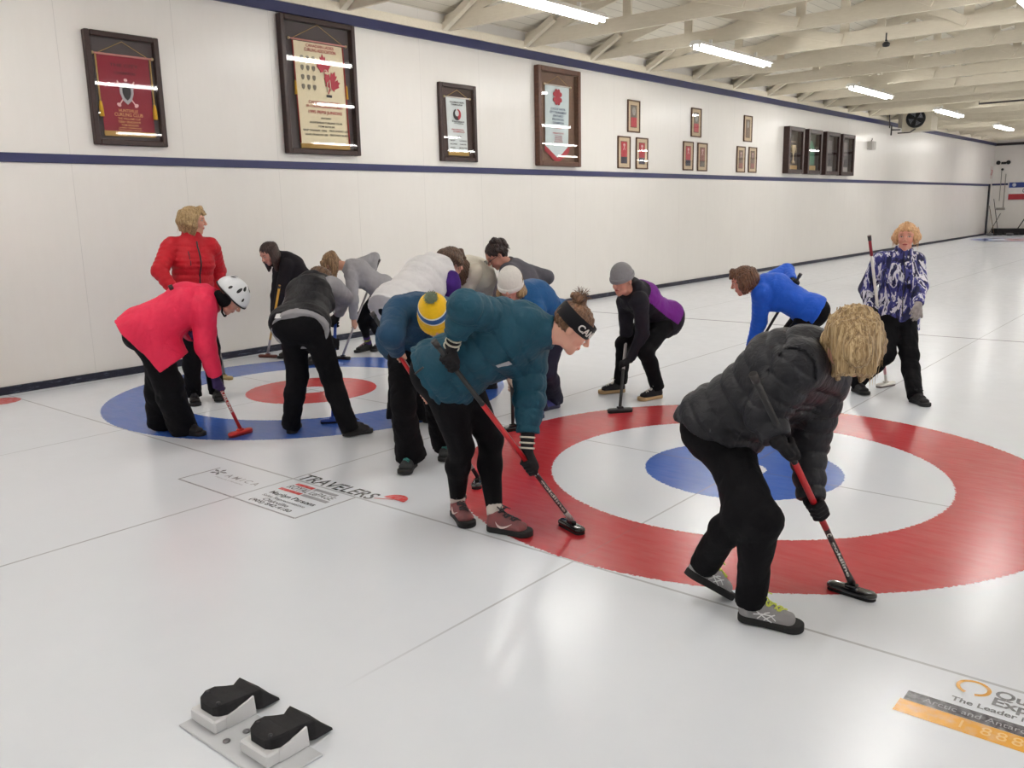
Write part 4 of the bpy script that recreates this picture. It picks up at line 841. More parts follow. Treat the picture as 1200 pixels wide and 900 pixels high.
class Slab:
    def __init__(s, a, b, ra, rb, up, z0, z1, k=.004, rnd=.004):
        s.a = np.asarray(a, float); s.u = nz(np.asarray(b) - s.a); s.L = np.linalg.norm(np.asarray(b) - s.a); s.up = nz(up); s.sd = np.cross(s.u, s.up)
        s.ra, s.rb, s.z0, s.z1, s.k, s.rnd = ra, rb, z0, z1, k, rnd; s.sub = False; s.c = s.a + s.u * s.L / 2; s.R = s.L / 2 + max(ra, rb) + .03
    def d(s, P):
        v = P - s.a; e = v @ s.u; t = np.clip(e / s.L, 0, 1); y = v @ s.sd; z = v @ s.up
        d2 = np.hypot(e - t * s.L, y) - (s.ra + (s.rb - s.ra) * t) + s.rnd + .006 * np.sin(PI * t) ; dz = np.abs(z - (s.z0 + s.z1) / 2) - (s.z1 - s.z0) / 2 + s.rnd
        return np.minimum(np.maximum(d2, dz), 0) + np.hypot(np.maximum(d2, 0), np.maximum(dz, 0)) - s.rnd
def make(name, prims, h, mat, parent, cuts=(), fn=None, attrs=None, matsel=None):
    v, F = sdf_mesh(prims, h, cuts, fn)
    if len(F):
        a, b, c = v[F[:, 0]], v[F[:, 1]], v[F[:, 2]]
        if np.einsum('ij,ij->', a - v.mean(0), np.cross(b - v.mean(0), c - v.mean(0))) < 0: F = F[:, ::-1].copy()
    at = {k: f(v) for k, f in (attrs or {}).items()}
    mi = matsel(v[F].mean(1)) if matsel is not None else None
    return mk(name, v, F, mat, parent, at, mi)
def skin_mat(name, skin, brow, lip=(176, 92, 88), eye=(70, 60, 50)):
    t = NT(name); a = t.attr('hl'); x, y, z = t.xyz(a); ax = t.m_('ABSOLUTE', x); fr = t.m_('GREATER_THAN', y, .04)
    def el(xc, zc, rx, rz, xx=ax, soft=.35, slant=0):
        dx = t.m_('DIVIDE', t.m_('SUBTRACT', xx, xc), rx); zz = t.m_('SUBTRACT', z, zc)
        if slant: zz = t.m_('SUBTRACT', zz, t.m_('MULTIPLY', t.m_('SUBTRACT', xx, xc), slant))
        dz = t.m_('DIVIDE', zz, rz); r = t.m_('SQRT', t.m_('ADD', t.m_('MULTIPLY', dx, dx), t.m_('MULTIPLY', dz, dz)))
        return t.m_('MULTIPLY', t.m_('DIVIDE', t.m_('SUBTRACT', 1.0, r), soft, clamp=True), fr)
    sk = lin(skin); n = t.noise(t.obj(), 30, 3)
    c = t.mix(n, tuple(v * .93 for v in sk), tuple(min(1, v * 1.05) for v in sk))
    c = t.mix(t.m_('MULTIPLY', el(.042, -.03, .028, .024, soft=.9), .35), c, lin((206, 112, 100)))
    c = t.mix(el(.031, .036, .019, .0042, slant=-.12), c, lin(brow))
    c = t.mix(t.m_('MULTIPLY', el(.031, .014, .019, .0095, soft=.5), .55), c, lin((120, 78, 66)))
    c = t.mix(el(.031, .013, .0145, .0062, soft=.2), c, lin((60, 42, 38)))
    c = t.mix(el(.031, .012, .0125, .0046, soft=.2), c, lin((226, 220, 214)))
    c = t.mix(el(.031, .0125, .0052, .0048, soft=.2), c, lin(eye))
    c = t.mix(el(0, -.052, .024, .0085, soft=.3), c, lin(lip))
    c = t.mix(t.m_('MULTIPLY', el(0, -.0525, .021, .0016, soft=.4), .8), c, lin((88, 40, 38)))
    c = t.mix(t.m_('MULTIPLY', el(.0075, -.0275, .0045, .003, soft=.5), .6), c, lin((96, 50, 44)))
    return t.bsdf(c, .5, 0, .35, t.bump(t.noise(t.obj(), 160, 2), .08, .002), Subsurface_Weight=.12, Subsurface_Scale=.02)
def hair_mat(name, c1, c2):
    t = NT(name); a = t.attr('hf'); v = t.map(a, (1, 1, .035)); n = t.noise(v, 260, 4, .65); n2 = t.noise(v, 70, 3, .6)
    c = t.ramp(t.m_('ADD', t.m_('MULTIPLY', n, .55), t.m_('MULTIPLY', n2, .45)), [(.34, lin(tuple(q * .55 for q in c1))), (.48, lin(c1)), (.64, lin(c2))])
    return t.bsdf(c, .42, 0, .4, t.bump(n, .7, .004))
# ---- anatomy
def head_prims(H, F, g=0):
    def p(x, y, z): return H + x * F[0] + y * F[1] + z * F[2]
    L = [Ell(p(0, -.016, .038), (.0745 + g, .094 + g, .086 + g), F, k=.02), Cap(p(0, .022, .012), p(0, .042, -.062), (.058, .060), (.036, .036), F[0], k=.03),
         Cap(p(0, .058, -.09), p(0, .060, -.092), .017, .017, k=.022), Cap(p(-.03, .052, -.03), p(.03, .052, -.03), .024, .024, k=.02),
         Cap(p(-.034, .035, -.075), p(.034, .035, -.075), .016, .016, k=.025),
         Cap(p(-.028, .073, .032), p(.028, .073, .032), .011, .011, k=.014), Cap(p(0, .082, .022), p(0, .104, -.016), .0065, .0105, k=.010),
         Cap(p(-.008, .095, -.021), p(.008, .095, -.021), .0085, .0085, k=.006), Cap(p(-.015, .082, -.048), p(.015, .082, -.048), .0065, .0065, k=.007),
         Cap(p(-.012, .080, -.0575), p(.012, .080, -.0575), .007, .007, k=.007)]
    for s in (-1, 1):
        L.append(Ell(p(s * .031, .088, .013), (.016, .014, .0105), F, k=.012)); L[-1].sub = True
    E = []
    for s in (-1, 1):
        E.append(Ell(p(s * .031, .0735, .013), (.0125, .0125, .0105), F, k=.003))
        E.append(Ell(p(s * .077, -.008, .0), (.009, .017, .030), F, k=.006)); 
    return L + E
def arm_prims(J, S, s, g=0, k=.03, rid=None, end=0, flat=True, taper=0):
    sh, el, wr = J['sh' + S], J['el' + S], J['wr' + S]; d = nz(wr - el)
    L1 = np.linalg.norm(el - sh)
    r = rid
    return [Cap(sh, el, .056 * s + g, .045 * s + g, k=k, rid=r), Cap(el, wr + d * end, .044 * s + g, .031 * s + g * (1 - taper), k=.02, rid=r, s0=L1, flat=(0, 1) if flat else (0, 0))]
def spine(J, s):
    p, n = J['pel'], J['neck']; u = nz(n - p); f = (J['f'] + J['fs']); dors = nz(-(f - u * (f @ u))); bend = min(1, max(0, 1 - u[2]))
    hs = nz(J['hipL'] - J['hipR']); ss = nz(J['shL'] - J['shR'])
    W = p + .36 * (n - p) + dors * (.0 + .035 * bend) * s; Ch = p + .70 * (n - p) + dors * (.005 + .055 * bend) * s
    return p, n, u, dors, bend, hs, ss, W, Ch
def torso_prims(J, s, g=0, rid=None, hem=0., flare=0., hd=None, bust=1, bulk=(0, 0), k=.03, shw=.12, cuts2=None):
    p, n, u, dors, bend, hs, ss, W, Ch = spine(J, s)
    bx, by = bulk
    L = []
    R = lambda a, b: (a * s + g + bx, b * s + g + by)
    base = p + dors * .01
    L.append(Cap(base, W, R(.170, .118), R(.142, .102), hs, k=k, rid=rid))
    L1 = np.linalg.norm(W - base)
    L.append(Cap(W, Ch, R(.142, .102), R(.150, .116), hs + ss, k=k, rid=rid, s0=L1))
    L2 = L1 + np.linalg.norm(Ch - W)
    L.append(Cap(Ch, n - u * .05 * s + dors * .02 * s, R(.150, .112), R(.118, .074), ss, k=k, rid=rid, s0=L2))
    L.append(Cap(J['shL'] + (n - J['shL']) * shw, J['shR'] + (n - J['shR']) * shw, .056 * s + g, .056 * s + g, k=.04, rid=None))
    if bust:
        for sg in (-1, 1): L.append(Ell(Ch + ss * sg * .07 * s - dors * (.085 * s) - u * .05, A_(.062, .06, .055) * s + g * .8, k=.05))
    if hem:
        d = nz(hd) if hd is not None else -u
        L.append(Cap(p + d * (hem + .12), p, R(.176 + flare, .126 + flare), R(.172, .122), hs, k=.03, rid=(rid[0], rid[1]) if rid else None))
        for S in 'LR': L.append(Ell(J['hip' + S] + (dors * .045 - J['f'] * .02 + Zup * .015) * s, A_(.098, .098, .100) * s + g, k=.05))
        if cuts2: L.append(Cap(p, p + J['f'] * .06 - Zup * .24, R(.178, .135), R(.185, .165), hs, k=.04)); return [Group(L, [Half(p + J['f'] * a + Zup * b, J['f'] * c_ + Zup * d_) for a, b, c_, d_ in cuts2], k=.035)]
        return [Group(L, [Half(p + d * hem, d)], k=.035)]
    return L
def ridge_fn(J, s, rid, rida, base):
    p, n, u, dors, bend, hs, ss, W, Ch = spine(J, s)
    lines_ = [([p - u * .35, p, W, Ch, n], .15, rid)] + [([J['sh' + S], J['el' + S], J['wr' + S] + nz(J['wr' + S] - J['el' + S]) * .1], .062, rida) for S in 'LR']
    def fn(P):
        best = np.full(len(P), 9.); add = np.zeros(len(P))
        for pl, R_, rd in lines_:
            if not rd: rd = (0, 1)
            s0 = 0.
            for a, b in zip(pl[:-1], pl[1:]):
                v = b - a; L = np.linalg.norm(v); q = P - a; e = q @ (v / L); t_ = np.clip(e / L, 0, 1); d = np.linalg.norm(q - t_[:, None] * v, axis=1) / R_
                m = d < best; best[m] = d[m]; add[m] = rd[0] * (np.power(np.abs(np.sin(PI * (t_[m] * L + s0) / rd[1])), .55) - .7); s0 += L
        return base(P) - add
    return fn
def leg_prims(J, S, s, g=0, style='body', end=0., k=.03):
    hp, kn, an = J['hip' + S], J['kn' + S], J['an' + S]; f = J['f']; ax = nz(an - kn); back = nz(-(f - ax * (f @ ax)))
    m = kn + (an - kn) * .33 + back * .012
    if style in ('body', 'legging'):
        e = .033 * s + g
        return [Cap(hp, kn, .090 * s + g, .057 * s + g, k=.05), Cap(kn, m, .054 * s + g, .054 * s + g, k=.03), Cap(m, an + ax * end, .054 * s + g, e, k=.03, flat=(0, 1 if style == 'legging' else 0))]
    r = {'straight': (.096, .074, .070, .066), 'flare': (.098, .074, .075, .098), 'snow': (.112, .098, .098, .105), 'slim': (.092, .066, .060, .058)}[style]
    return [Cap(hp, kn, r[0] * s, r[1] * s, k=.05), Cap(kn, m, r[1] * s * .97, r[2] * s, k=.03), Cap(m, an + ax * end, r[2] * s, r[3] * s, k=.03, flat=(0, 1))]
def pelvis_prims(J, s, g=0):
    p, n, u, dors, bend, hs, ss, W, Ch = spine(J, s)
    L = [Cap(p - u * .03, W, (.160 * s + g, .112 * s + g), (.14 * s + g, .10 * s + g), hs, k=.05)]
    for S, sg in (('L', 1), ('R', -1)):
        L.append(Ell(J['hip' + S] + (dors * .045 - J['f'] * .02 + Zup * .015) * s, A_(.098, .098, .100) * s + g, k=.06))
    return L
def grip_prims(wr, H, u, gg=0, rh=.0125, ref=None, fist=True):
    a = nz(H - wr); ap = a - u * (a @ u)
    if np.linalg.norm(ap) < .25: ap = np.cross(u, nz(CAM - H)) if ref is None else ref - u * (ref @ u)
    ap = nz(ap); n = np.cross(u, ap)
    if n @ (Zup + .6 * nz(CAM - H)) < 0: n = -n
    rf = .0082 + gg; R = rh + rf; L = []
    kn = H + n * (R + .004) + ap * .012
    L.append(Cap(wr, H + n * R - ap * .012, (.026 + gg, .020 + gg), (.036 + gg, .0135 + gg), u, k=.012))
    L.append(Cap(H + n * R - ap * .012, kn, (.036 + gg, .0135 + gg), (.037 + gg, .010 + gg), u, k=.008))
    for i in range(4):
        off = u * (i - 1.5) * (.0195 + gg * 1.2); ln = [.92, 1.0, .97, .85][i]
        an_ = [55, 105 * ln, 165 * ln, 225 * ln]; q = [H + off + R * (math.cos(math.radians(b)) * n + math.sin(math.radians(b)) * ap) for b in an_]
        st = H + off * .95 + n * (R + .002) + ap * .014
        q = [st] + q
        for j in range(4): L.append(Cap(q[j], q[j + 1], rf * (1.06 - .06 * j), rf * (1.0 - .06 * j), k=.004 if j else .006))
    tu = u * (.036 + gg); q = [wr + a * .022 + n * .004 + u * .016, H - ap * (R * .95) + tu * .8 + n * .004, H - ap * R * .75 - n * R * .75 + tu * .9, H - n * R * 1.05 + tu * .7]
    for j in range(3): L.append(Cap(q[j], q[j + 1], rf * (1.45 - .2 * j), rf * (1.25 - .15 * j), k=.008))
    return L
def open_prims(wr, d, pn, th, gg=0, curl=.35):
    """relaxed hand: d pointing along the hand, pn palm normal, th towards the thumb"""
    d = nz(d); pn = nz(pn - d * (pn @ d)); th = nz(np.cross(pn, d) * (1 if np.cross(pn, d) @ th > 0 else -1)); L = []
    kc = wr + d * .082
    L.append(Cap(wr, kc - d * .01, (.024 + gg, .018 + gg), (.036 + gg, .013 + gg), th, k=.012))
    for i in range(4):
        o = th * (1.5 - i) * (.0195 + gg); q = kc + o - d * .008 * abs(i - 1); a = curl; ln = [.040, .045, .042, .033][i]
        for j, l in enumerate((ln, ln * .65, ln * .5)):
            dd = d * math.cos(a) + pn * math.sin(a); e = q + dd * l; L.append(Cap(q, e, (.0088 - .0006 * j) + gg, (.0082 - .0008 * j) + gg, k=.005)); q = e; a += curl
    q = wr + d * .022 + th * .018; 
    for l, r_ in ((.038, .013), (.03, .0105), (.022, .009)):
        dd = nz(d * .8 + th * .55 + pn * .35); e = q + dd * l; L.append(Cap(q, e, r_ + gg, r_ * .92 + gg, k=.008)); q = e
    return L
def gl_hair(kind, H, F, s, ln=None, hat=False):
    def p(x, y, z): return H + x * F[0] + y * F[1] + z * F[2]
    down = -Zup; L = []; mixg = {'bob': .25, 'long': .6, 'hang': .85, 'hangfull': .9}.get(kind, 0)
    fl = nz(-F[2] * (1 - mixg) + down * mixg)
    L.append(Ell(p(0, -.022, .040), (.083, .100, .090) if not hat else (.077, .094, .080), F, k=.02))
    if kind in ('bob', 'long', 'hang', 'hangfull'):
        ln = ln or {'bob': .13, 'long': .21, 'hang': .13, 'hangfull': .15}[kind]
        mx = {'bob': 112, 'long': 100, 'hang': 118, 'hangfull': 150}[kind]; nC = 13
        for i in range(nC):
            ph = math.radians(-mx + 2 * mx * i / (nC - 1)); b = p(math.sin(ph) * .074, -.02 - math.cos(ph) * .086, (.035 + .02 * math.cos(ph)) if not hat else -.02)
            out = nz(b - p(0, -.02, .03)); e = b + fl * ln * (1 + .07 * math.sin(i * 2.3)) + out * .002
            mid = b + fl * ln * .5 + out * .013
            L.append(Cap(b, mid, .027, .026, k=.022)); L.append(Cap(mid, e, .026, .013, k=.02))
        if kind != 'long' and kind != 'hangfull' and not hat:
            for sg in (-1, .2): L.append(Cap(p(sg * .01, .05, .115), p(sg * .05 + .02, .085, .068), .02, .012, k=.02))
        L.append(Cap(p(0, -.055, .0), p(0, -.058, -.075), .052, .034 if kind != 'hangfull' else .05, k=.03))
        if kind == 'hangfull': L.append(Cap(p(0, -.06, -.02), p(0, -.045, -.11), .056, .040, k=.03))
        if kind == 'hangfull':
            for sg in (-1, 1): L += [Cap(p(sg * .062, .01, .03), p(sg * .060, .015, .0) + fl * .10, .034, .018, k=.02), Cap(p(sg * .058, -.03, .0), p(sg * .052, -.02, -.07), .034, .026, k=.02), Cap(p(sg * .045, .075, .05), p(sg * .045, .085, .03) + fl * .09, .030, .015, k=.02)]
            for sg in (-1, 0, 1): L.append(Cap(p(sg * .03, .05, .1), p(sg * .045, .1, .05) + fl * .03, .03, .018, k=.02))
        c = Ell(p(0, .118, -.03), (.056, .072, .094) if kind != 'hangfull' else (.036, .06, .06), F, k=.012); c.sub = True; L.append(c)
        if kind == 'hangfull':
            for q in (-.05, -.017, .017, .05): L.append(Cap(p(q, -.075, .0), p(q, -.06, -.05) + fl * .105, .036, .020, k=.02))
        else: L.append(Cap(p(0, .04, -.10), p(0, .04, -.2), .05, .05, k=.015, sub=True))
    else:
        c = Ell(p(0, .125, -.045), (.078, .1, .105), F, k=.012); c.sub = True; L.append(c)
        c = Cap(p(0, .03, -.06), p(0, .0, -.2), .06, .06, k=.015, sub=True); L.append(c)
        for sg in (-1, 1): L.append(Cap(p(sg * .085, .035, -.03), p(sg * .085, .05, -.09), .045, .05, k=.01, sub=True))
    if kind == 'bun':
        q = p(0, -.07, .135)
        for i in range(9):
            a = i * 2.4; o = (F[0] * math.cos(a) + F[1] * math.sin(a)) * .026 + F[2] * (.012 * math.sin(i * 1.7))
            L.append(Ell(q + o, A_(.020, .020, .017), F, k=.006))
    if kind == 'curly':
        r = np.random.RandomState(3)
        for i in range(46):
            v = nz(r.normal(size=3)); 
            if v[1] > .35: v[1] = -v[1]
            L.append(Ell(p(v[0] * .085, -.025 + v[1] * .10, .045 + v[2] * .09), A_(.022, .022, .022), F, k=.008))
    return L, fl
def hair_fn(H, F, fl, amp=.0022):
    e1 = nz(np.cross(fl, F[1] + .01)); e2 = np.cross(fl, e1)
    def fn(P):
        q = P - H; a = q @ e1; b = q @ e2; c = q @ fl
        w = 2.2 * np.sin(c * 22 + a * 15) + 1.5 * np.sin(c * 41 + b * 9 + 1)
        return amp * (np.sin(a * 330 + w) + np.sin(b * 310 - w + 1) + .7 * np.sin((a + b) * 230 + w * .7))
    def hf(v):
        q = v - H; return np.stack([q @ e1, q @ e2, q @ fl], 1)
    return fn, hf
def HM(H, F):   # head frame matrix
    return frame(H, F[0], F[1], F[2])
def dome(F, H, prof, mat, name, parent, sx=1, sy=1.2, off=(0, -.016, 0), tilt=0, n=40, wob=0, rib=0, attrs=True):
    m = MB(); M0 = HM(H, F) @ Matrix.Translation(off) @ Matrix.Rotation(tilt, 4, 'X'); vs = []; fs = []
    for (r, z) in prof:
        for k in range(n):
            a = 2 * PI * k / n; q = r * (1 + wob * math.sin(3 * a + z * 40) + (rib * (k % 2)))
            vs.append(M0 @ Vector((q * sx * math.cos(a), q * sy * math.sin(a), z + wob * 1.2 * r * math.sin(2 * a + 1))))
    for i in range(len(prof) - 1):
        for k in range(n): k2 = (k + 1) % n; fs.append((i * n + k, i * n + k2, (i + 1) * n + k2, (i + 1) * n + k))
    return m.add(vs, fs, True).build(name, mat, parent)
def knit(name, c, stripes=None):
    t = NT(name); 
    v = t.obj(); n = t.noise(v, 420, 2); col = lin(c)
    c_ = t.mix(t.noise(v, 60, 3), tuple(x * .85 for x in col), tuple(min(1, x * 1.1) for x in col))
    return t.bsdf(c_, .85, 0, .2, t.bump(n, .6, .003), sheen=.2)
def beanie(P, H, F, mats, top=.155, brim=.0, cuff=.045, tilt=-.12, fit=.088, cuffmat=None, slouch=0):
    """mats: list of (z_from, material) from the cuff up"""
    def r(z): 
        u = max(0, min(1, (z - .045) / (top - .045))); return fit * math.sqrt(max(0, 1 - u ** 2.2)) if z > .045 else fit
    zs = sorted(set([brim + cuff] + [z for z, _ in mats if z > brim + cuff] + [top * (1 - (1 - i / 14) ** 1.6) for i in range(15) if top * (1 - (1 - i / 14) ** 1.6) > brim + cuff] + [top]))
    prof = [(r(z), z) for z in zs]; hat = None
    for i, (z0, m) in enumerate(mats):
        z1 = mats[i + 1][0] if i + 1 < len(mats) else top
        pr = [q for q in prof if z0 - 1e-6 <= q[1] <= z1 + 1e-6] if i else [(fit, brim + .01)] + [q for q in prof if q[1] <= z1 + 1e-6]
        o = dome(F, H, pr, m, 'knit_hat' if hat is None else 'stripe', P if hat is None else hat, tilt=tilt, wob=.012, n=48)
        hat = hat or o
    c = fit + .0035
    dome(F, H, [(fit - .006, brim), (c, brim - .002), (c + .003, brim + .006), (c + .003, brim + cuff - .006), (c, brim + cuff + .001), (fit - .006, brim + cuff)], cuffmat or mats[0][1], 'cuff', hat, tilt=tilt, n=72, rib=.012)
    return hat
def curve_strip(pts, r, mat, name, parent, n=6):
    return MB().tube([tuple(q) for q in pts], r, n).build(name, mat, parent)
M_black = fabric('black_stretch_fabric', (12, 11, 15), .8, 500, .15, .1, wr=.25, spec=.15)
M_blackp = fabric('black_trouser_cloth', (14, 13, 17), .8, 400, .2, .12, spec=.15)
M_glv = fabric('black_glove_knit', (24, 22, 26), .8, 350, .5, .1)
M_zip = plain('dark_zip', (28, 26, 32), .4, var=0)
def shoe(P, J, S, s, up, solec, lace=None, logo=None, h=.004, fat=1., lab='shoe', laceon=True, toecap=None):
    an, to = J['an' + S], J['toe' + S]; v = to - an; hv = A_(v[0], v[1], 0); f = nz(hv); th = math.atan2(v[2], np.linalg.norm(hv)) + math.atan2(.055, .16)
    fw = f * math.cos(th) + Zup * math.sin(th); uz = -f * math.sin(th) + Zup * math.cos(th); sd = np.cross(fw, uz)
    O = an - uz * .085 - fw * .052
    O[2] += max(0, -min(O[2], (O + fw * .25)[2]) + .001)
    q = lambda x, y, z: O + fw * x * s + sd * y * s + uz * z * s
    prims = [Cap(q(.055, 0, .045), q(.195, 0, .037), (.036 * fat * s, .042 * s), (.043 * fat * s, .026 * s), sd, k=.02), Cap(q(.04, 0, .045), q(.05, 0, .09), .034 * s * fat, .036 * s, k=.02),
             Cap(q(.075, 0, .075), q(.155, 0, .05), .030 * s, .026 * s, k=.02)]
    cuts = [Half(q(0, 0, .016), -uz), Half(q(.05, 0, .108), nz(uz - fw * .25))]
    sh = make('shoe', prims, h, up, P, cuts=cuts)
    make('sole', [Slab(q(.045, 0, 0), q(.205, 0, 0), .041 * fat * s, .049 * fat * s, uz, 0, .03 * s)], h, solec, sh)
    if toecap is not None:
        make('toe_cap', [Cap(q(.19, 0, .034), q(.20, 0, .034), (.046 * fat * s, .029 * s), (.045 * fat * s, .027 * s), sd, k=.01)], h, toecap, sh, cuts=[Half(q(0, 0, .02), -uz), Half(q(.2, 0, .02), -fw)])
    cs = lambda p, d: cast(prims, p, d)
    if lace is not None:
        m = MB(); N = 5
        for i in range(N):
            x = .085 + .02 * i; pts = []
            for y in (-.022, -.011, 0, .011, .022): p = cs(q(x + (.012 if i % 2 else -.004) * (y / .022), y, .14), -uz); pts.append(p + uz * .003)
            m.tube([tuple(a) for a in pts], .0035 * s, 5)
            pts = [cs(q(x + .02 * (k / 4), .02 - .01 * k, .14), -uz) + uz * .004 for k in range(5)]; m.tube([tuple(a) for a in pts], .003 * s, 5)
        b = q(.085, 0, .115)
        for sg in (-1, 1): m.tube([tuple(b), tuple(b + sd * sg * .02 + uz * .02 - fw * .01), tuple(b + sd * sg * .035 + fw * .02 + uz * .005), tuple(b + fw * .01)], .003 * s, 5)
        for sg in (-1, 1): m.tube([tuple(b), tuple(b + sd * sg * .015 + uz * .012 + fw * .02), tuple(b + sd * sg * .03 + fw * .04)], .0026 * s, 5)
        m.build('laces', lace, sh)
    if logo:
        kind, lm = logo
        for sg in (-1, 1):
            m = MB()
            def on(x, z): p = cs(q(x, sg * .09, z), -sd * sg); return p + sd * sg * .001
            if kind == 'swoosh':
                pl = [(.072, .062), (.078, .050), (.088, .041), (.10, .036), (.115, .038), (.135, .046), (.16, .060)]; rs = [.001, .0032, .0062, .0068, .0056, .0038, .001]
                m.tube([tuple(on(x, z)) for x, z in pl], rs, 6)
            else:
                for pl in ([(.075, .068), (.10, .052), (.125, .038), (.14, .03)], [(.085, .034), (.10, .05), (.115, .062), (.13, .066)], [(.11, .033), (.125, .046), (.14, .056), (.15, .06)], [(.07, .05), (.1, .056), (.135, .056), (.155, .04)]):
                    m.tube([tuple(on(x, z)) for x, z in pl], .0024, 5)
            m.build('side_stripe', lm, sh)
    return sh
def broom(B, T, axis, label, segs, headc, padc, hl=.2, hw=.062, letter=None, lettermat=None, grip=None, group='curling brooms', rad=.0125, ferr=None, style='pad', streak=None):
    B = np.asarray(B, float).copy(); B[2] = 0; T = np.asarray(T, float); r = thing('curling_broom', label, 'broom', B, group=None)
    d = T - B; L = np.linalg.norm(d); u = d / L; ax = nz(A_(axis[0], axis[1], 0)); side = np.cross(Zup, ax)
    base = Zup * .052; dd = T - B - base; Lh = np.linalg.norm(dd); u = dd / Lh
    at = lambda tt: tuple(base + u * Lh * tt)
    hd = None
    for i, (a, b, mat) in enumerate(segs):
        n_ = 'handle' if i == 0 else 'handle_sleeve'; rr2 = rad * (1 if i == 0 else 1.06)
        o = MB().tube([at(a), at((a + b) / 2), at(b)], rr2, 12).build(n_, mat, r if hd is None else hd); hd = hd or o
    MB().tube([at(.97), at(1.0)], rad * 1.25, 12).build('end_cap', mdk, hd)
    if streak: MB().tube([tuple(np.array(at(streak[0])) + nz(np.cross(u, Zup)) * rad * .25 * streak[2] + nz(np.cross(np.cross(u, Zup), u)) * rad * .55), tuple(np.array(at(streak[1])) + nz(np.cross(u, Zup)) * rad * .25 * streak[2] + nz(np.cross(np.cross(u, Zup), u)) * rad * .55)], rad * .68, 10).build('silver_stripe', M_silv, hd)
    if ferr is not None: MB().tube([at(.0), at(.05)], [rad * 1.3, rad * 1.1], 12).build('ferrule', ferr, r)
    Mh = frame(A_(0, 0, 0), ax, side, Zup)
    n = 14; outl = [((hl / 2 - hw / 2) + hw / 2 * math.cos(a), hw / 2 * math.sin(a)) for a in [(-PI / 2 + PI * i / n) for i in range(n + 1)]] + [(-(hl / 2 - hw / 2) + hw / 2 * math.cos(a), hw / 2 * math.sin(a)) for a in [(PI / 2 + PI * i / n) for i in range(n + 1)]]
    m = MB(); lv = [(1, .0145), (1.02, .02), (.98, .028), (.8, .034), (.5, .036)]; vs = []; fs = []; N = len(outl)
    for sc, z in lv: vs += [Mh @ Vector((x * (1 - (1 - sc) * .35), y * sc, z)) for x, y in outl]
    for i in range(len(lv) - 1):
        for k in range(N): k2 = (k + 1) % N; fs.append((i * N + k, i * N + k2, (i + 1) * N + k2, (i + 1) * N + k))
    fs += [tuple(range(N))[::-1], tuple(range((len(lv) - 1) * N, len(lv) * N))]
    m.add(vs, fs, True); m.box((-.026, -.016, .03), (.026, .016, .05), M=Mh, bev=.004); m.tube([tuple(Mh @ Vector((0, 0, .04))), at(.0), at(.03)], .011, 10)
    head = m.build('head', headc, r)
    MB().prism([(x * .97, y * .95) for x, y in outl], .001, .016, Mh).build('pad', padc, r)
    if letter:
        # writing wrapped along the lower handle, facing the camera side
        vd = nz(CAM - (B + base + u * Lh * .2)); nn = nz(vd - u * (vd @ u)); a0, a1 = letter[1], letter[2]; mid = base + u * Lh * (a0 + a1) / 2 + nn * (rad + .0012)
        xd = -u; yd = np.cross(nn, xd)
        text_obj('lettering', letter[0], lettermat, frame(mid, xd, yd, nn), hd, fit=(Lh * (a1 - a0), rad * 1.55), ext=.0006, bold=.02)
        if len(letter) > 3:
            c0 = base + u * Lh * (a1 + .035) + nn * (rad + .001); MB().lathe([(.006, 0), (.010, 0), (.010, .002), (.006, .002)], 14, frame(c0, xd, yd, nn), a0=.6, a1=5.6).build('round_mark', lettermat, hd)
    return r
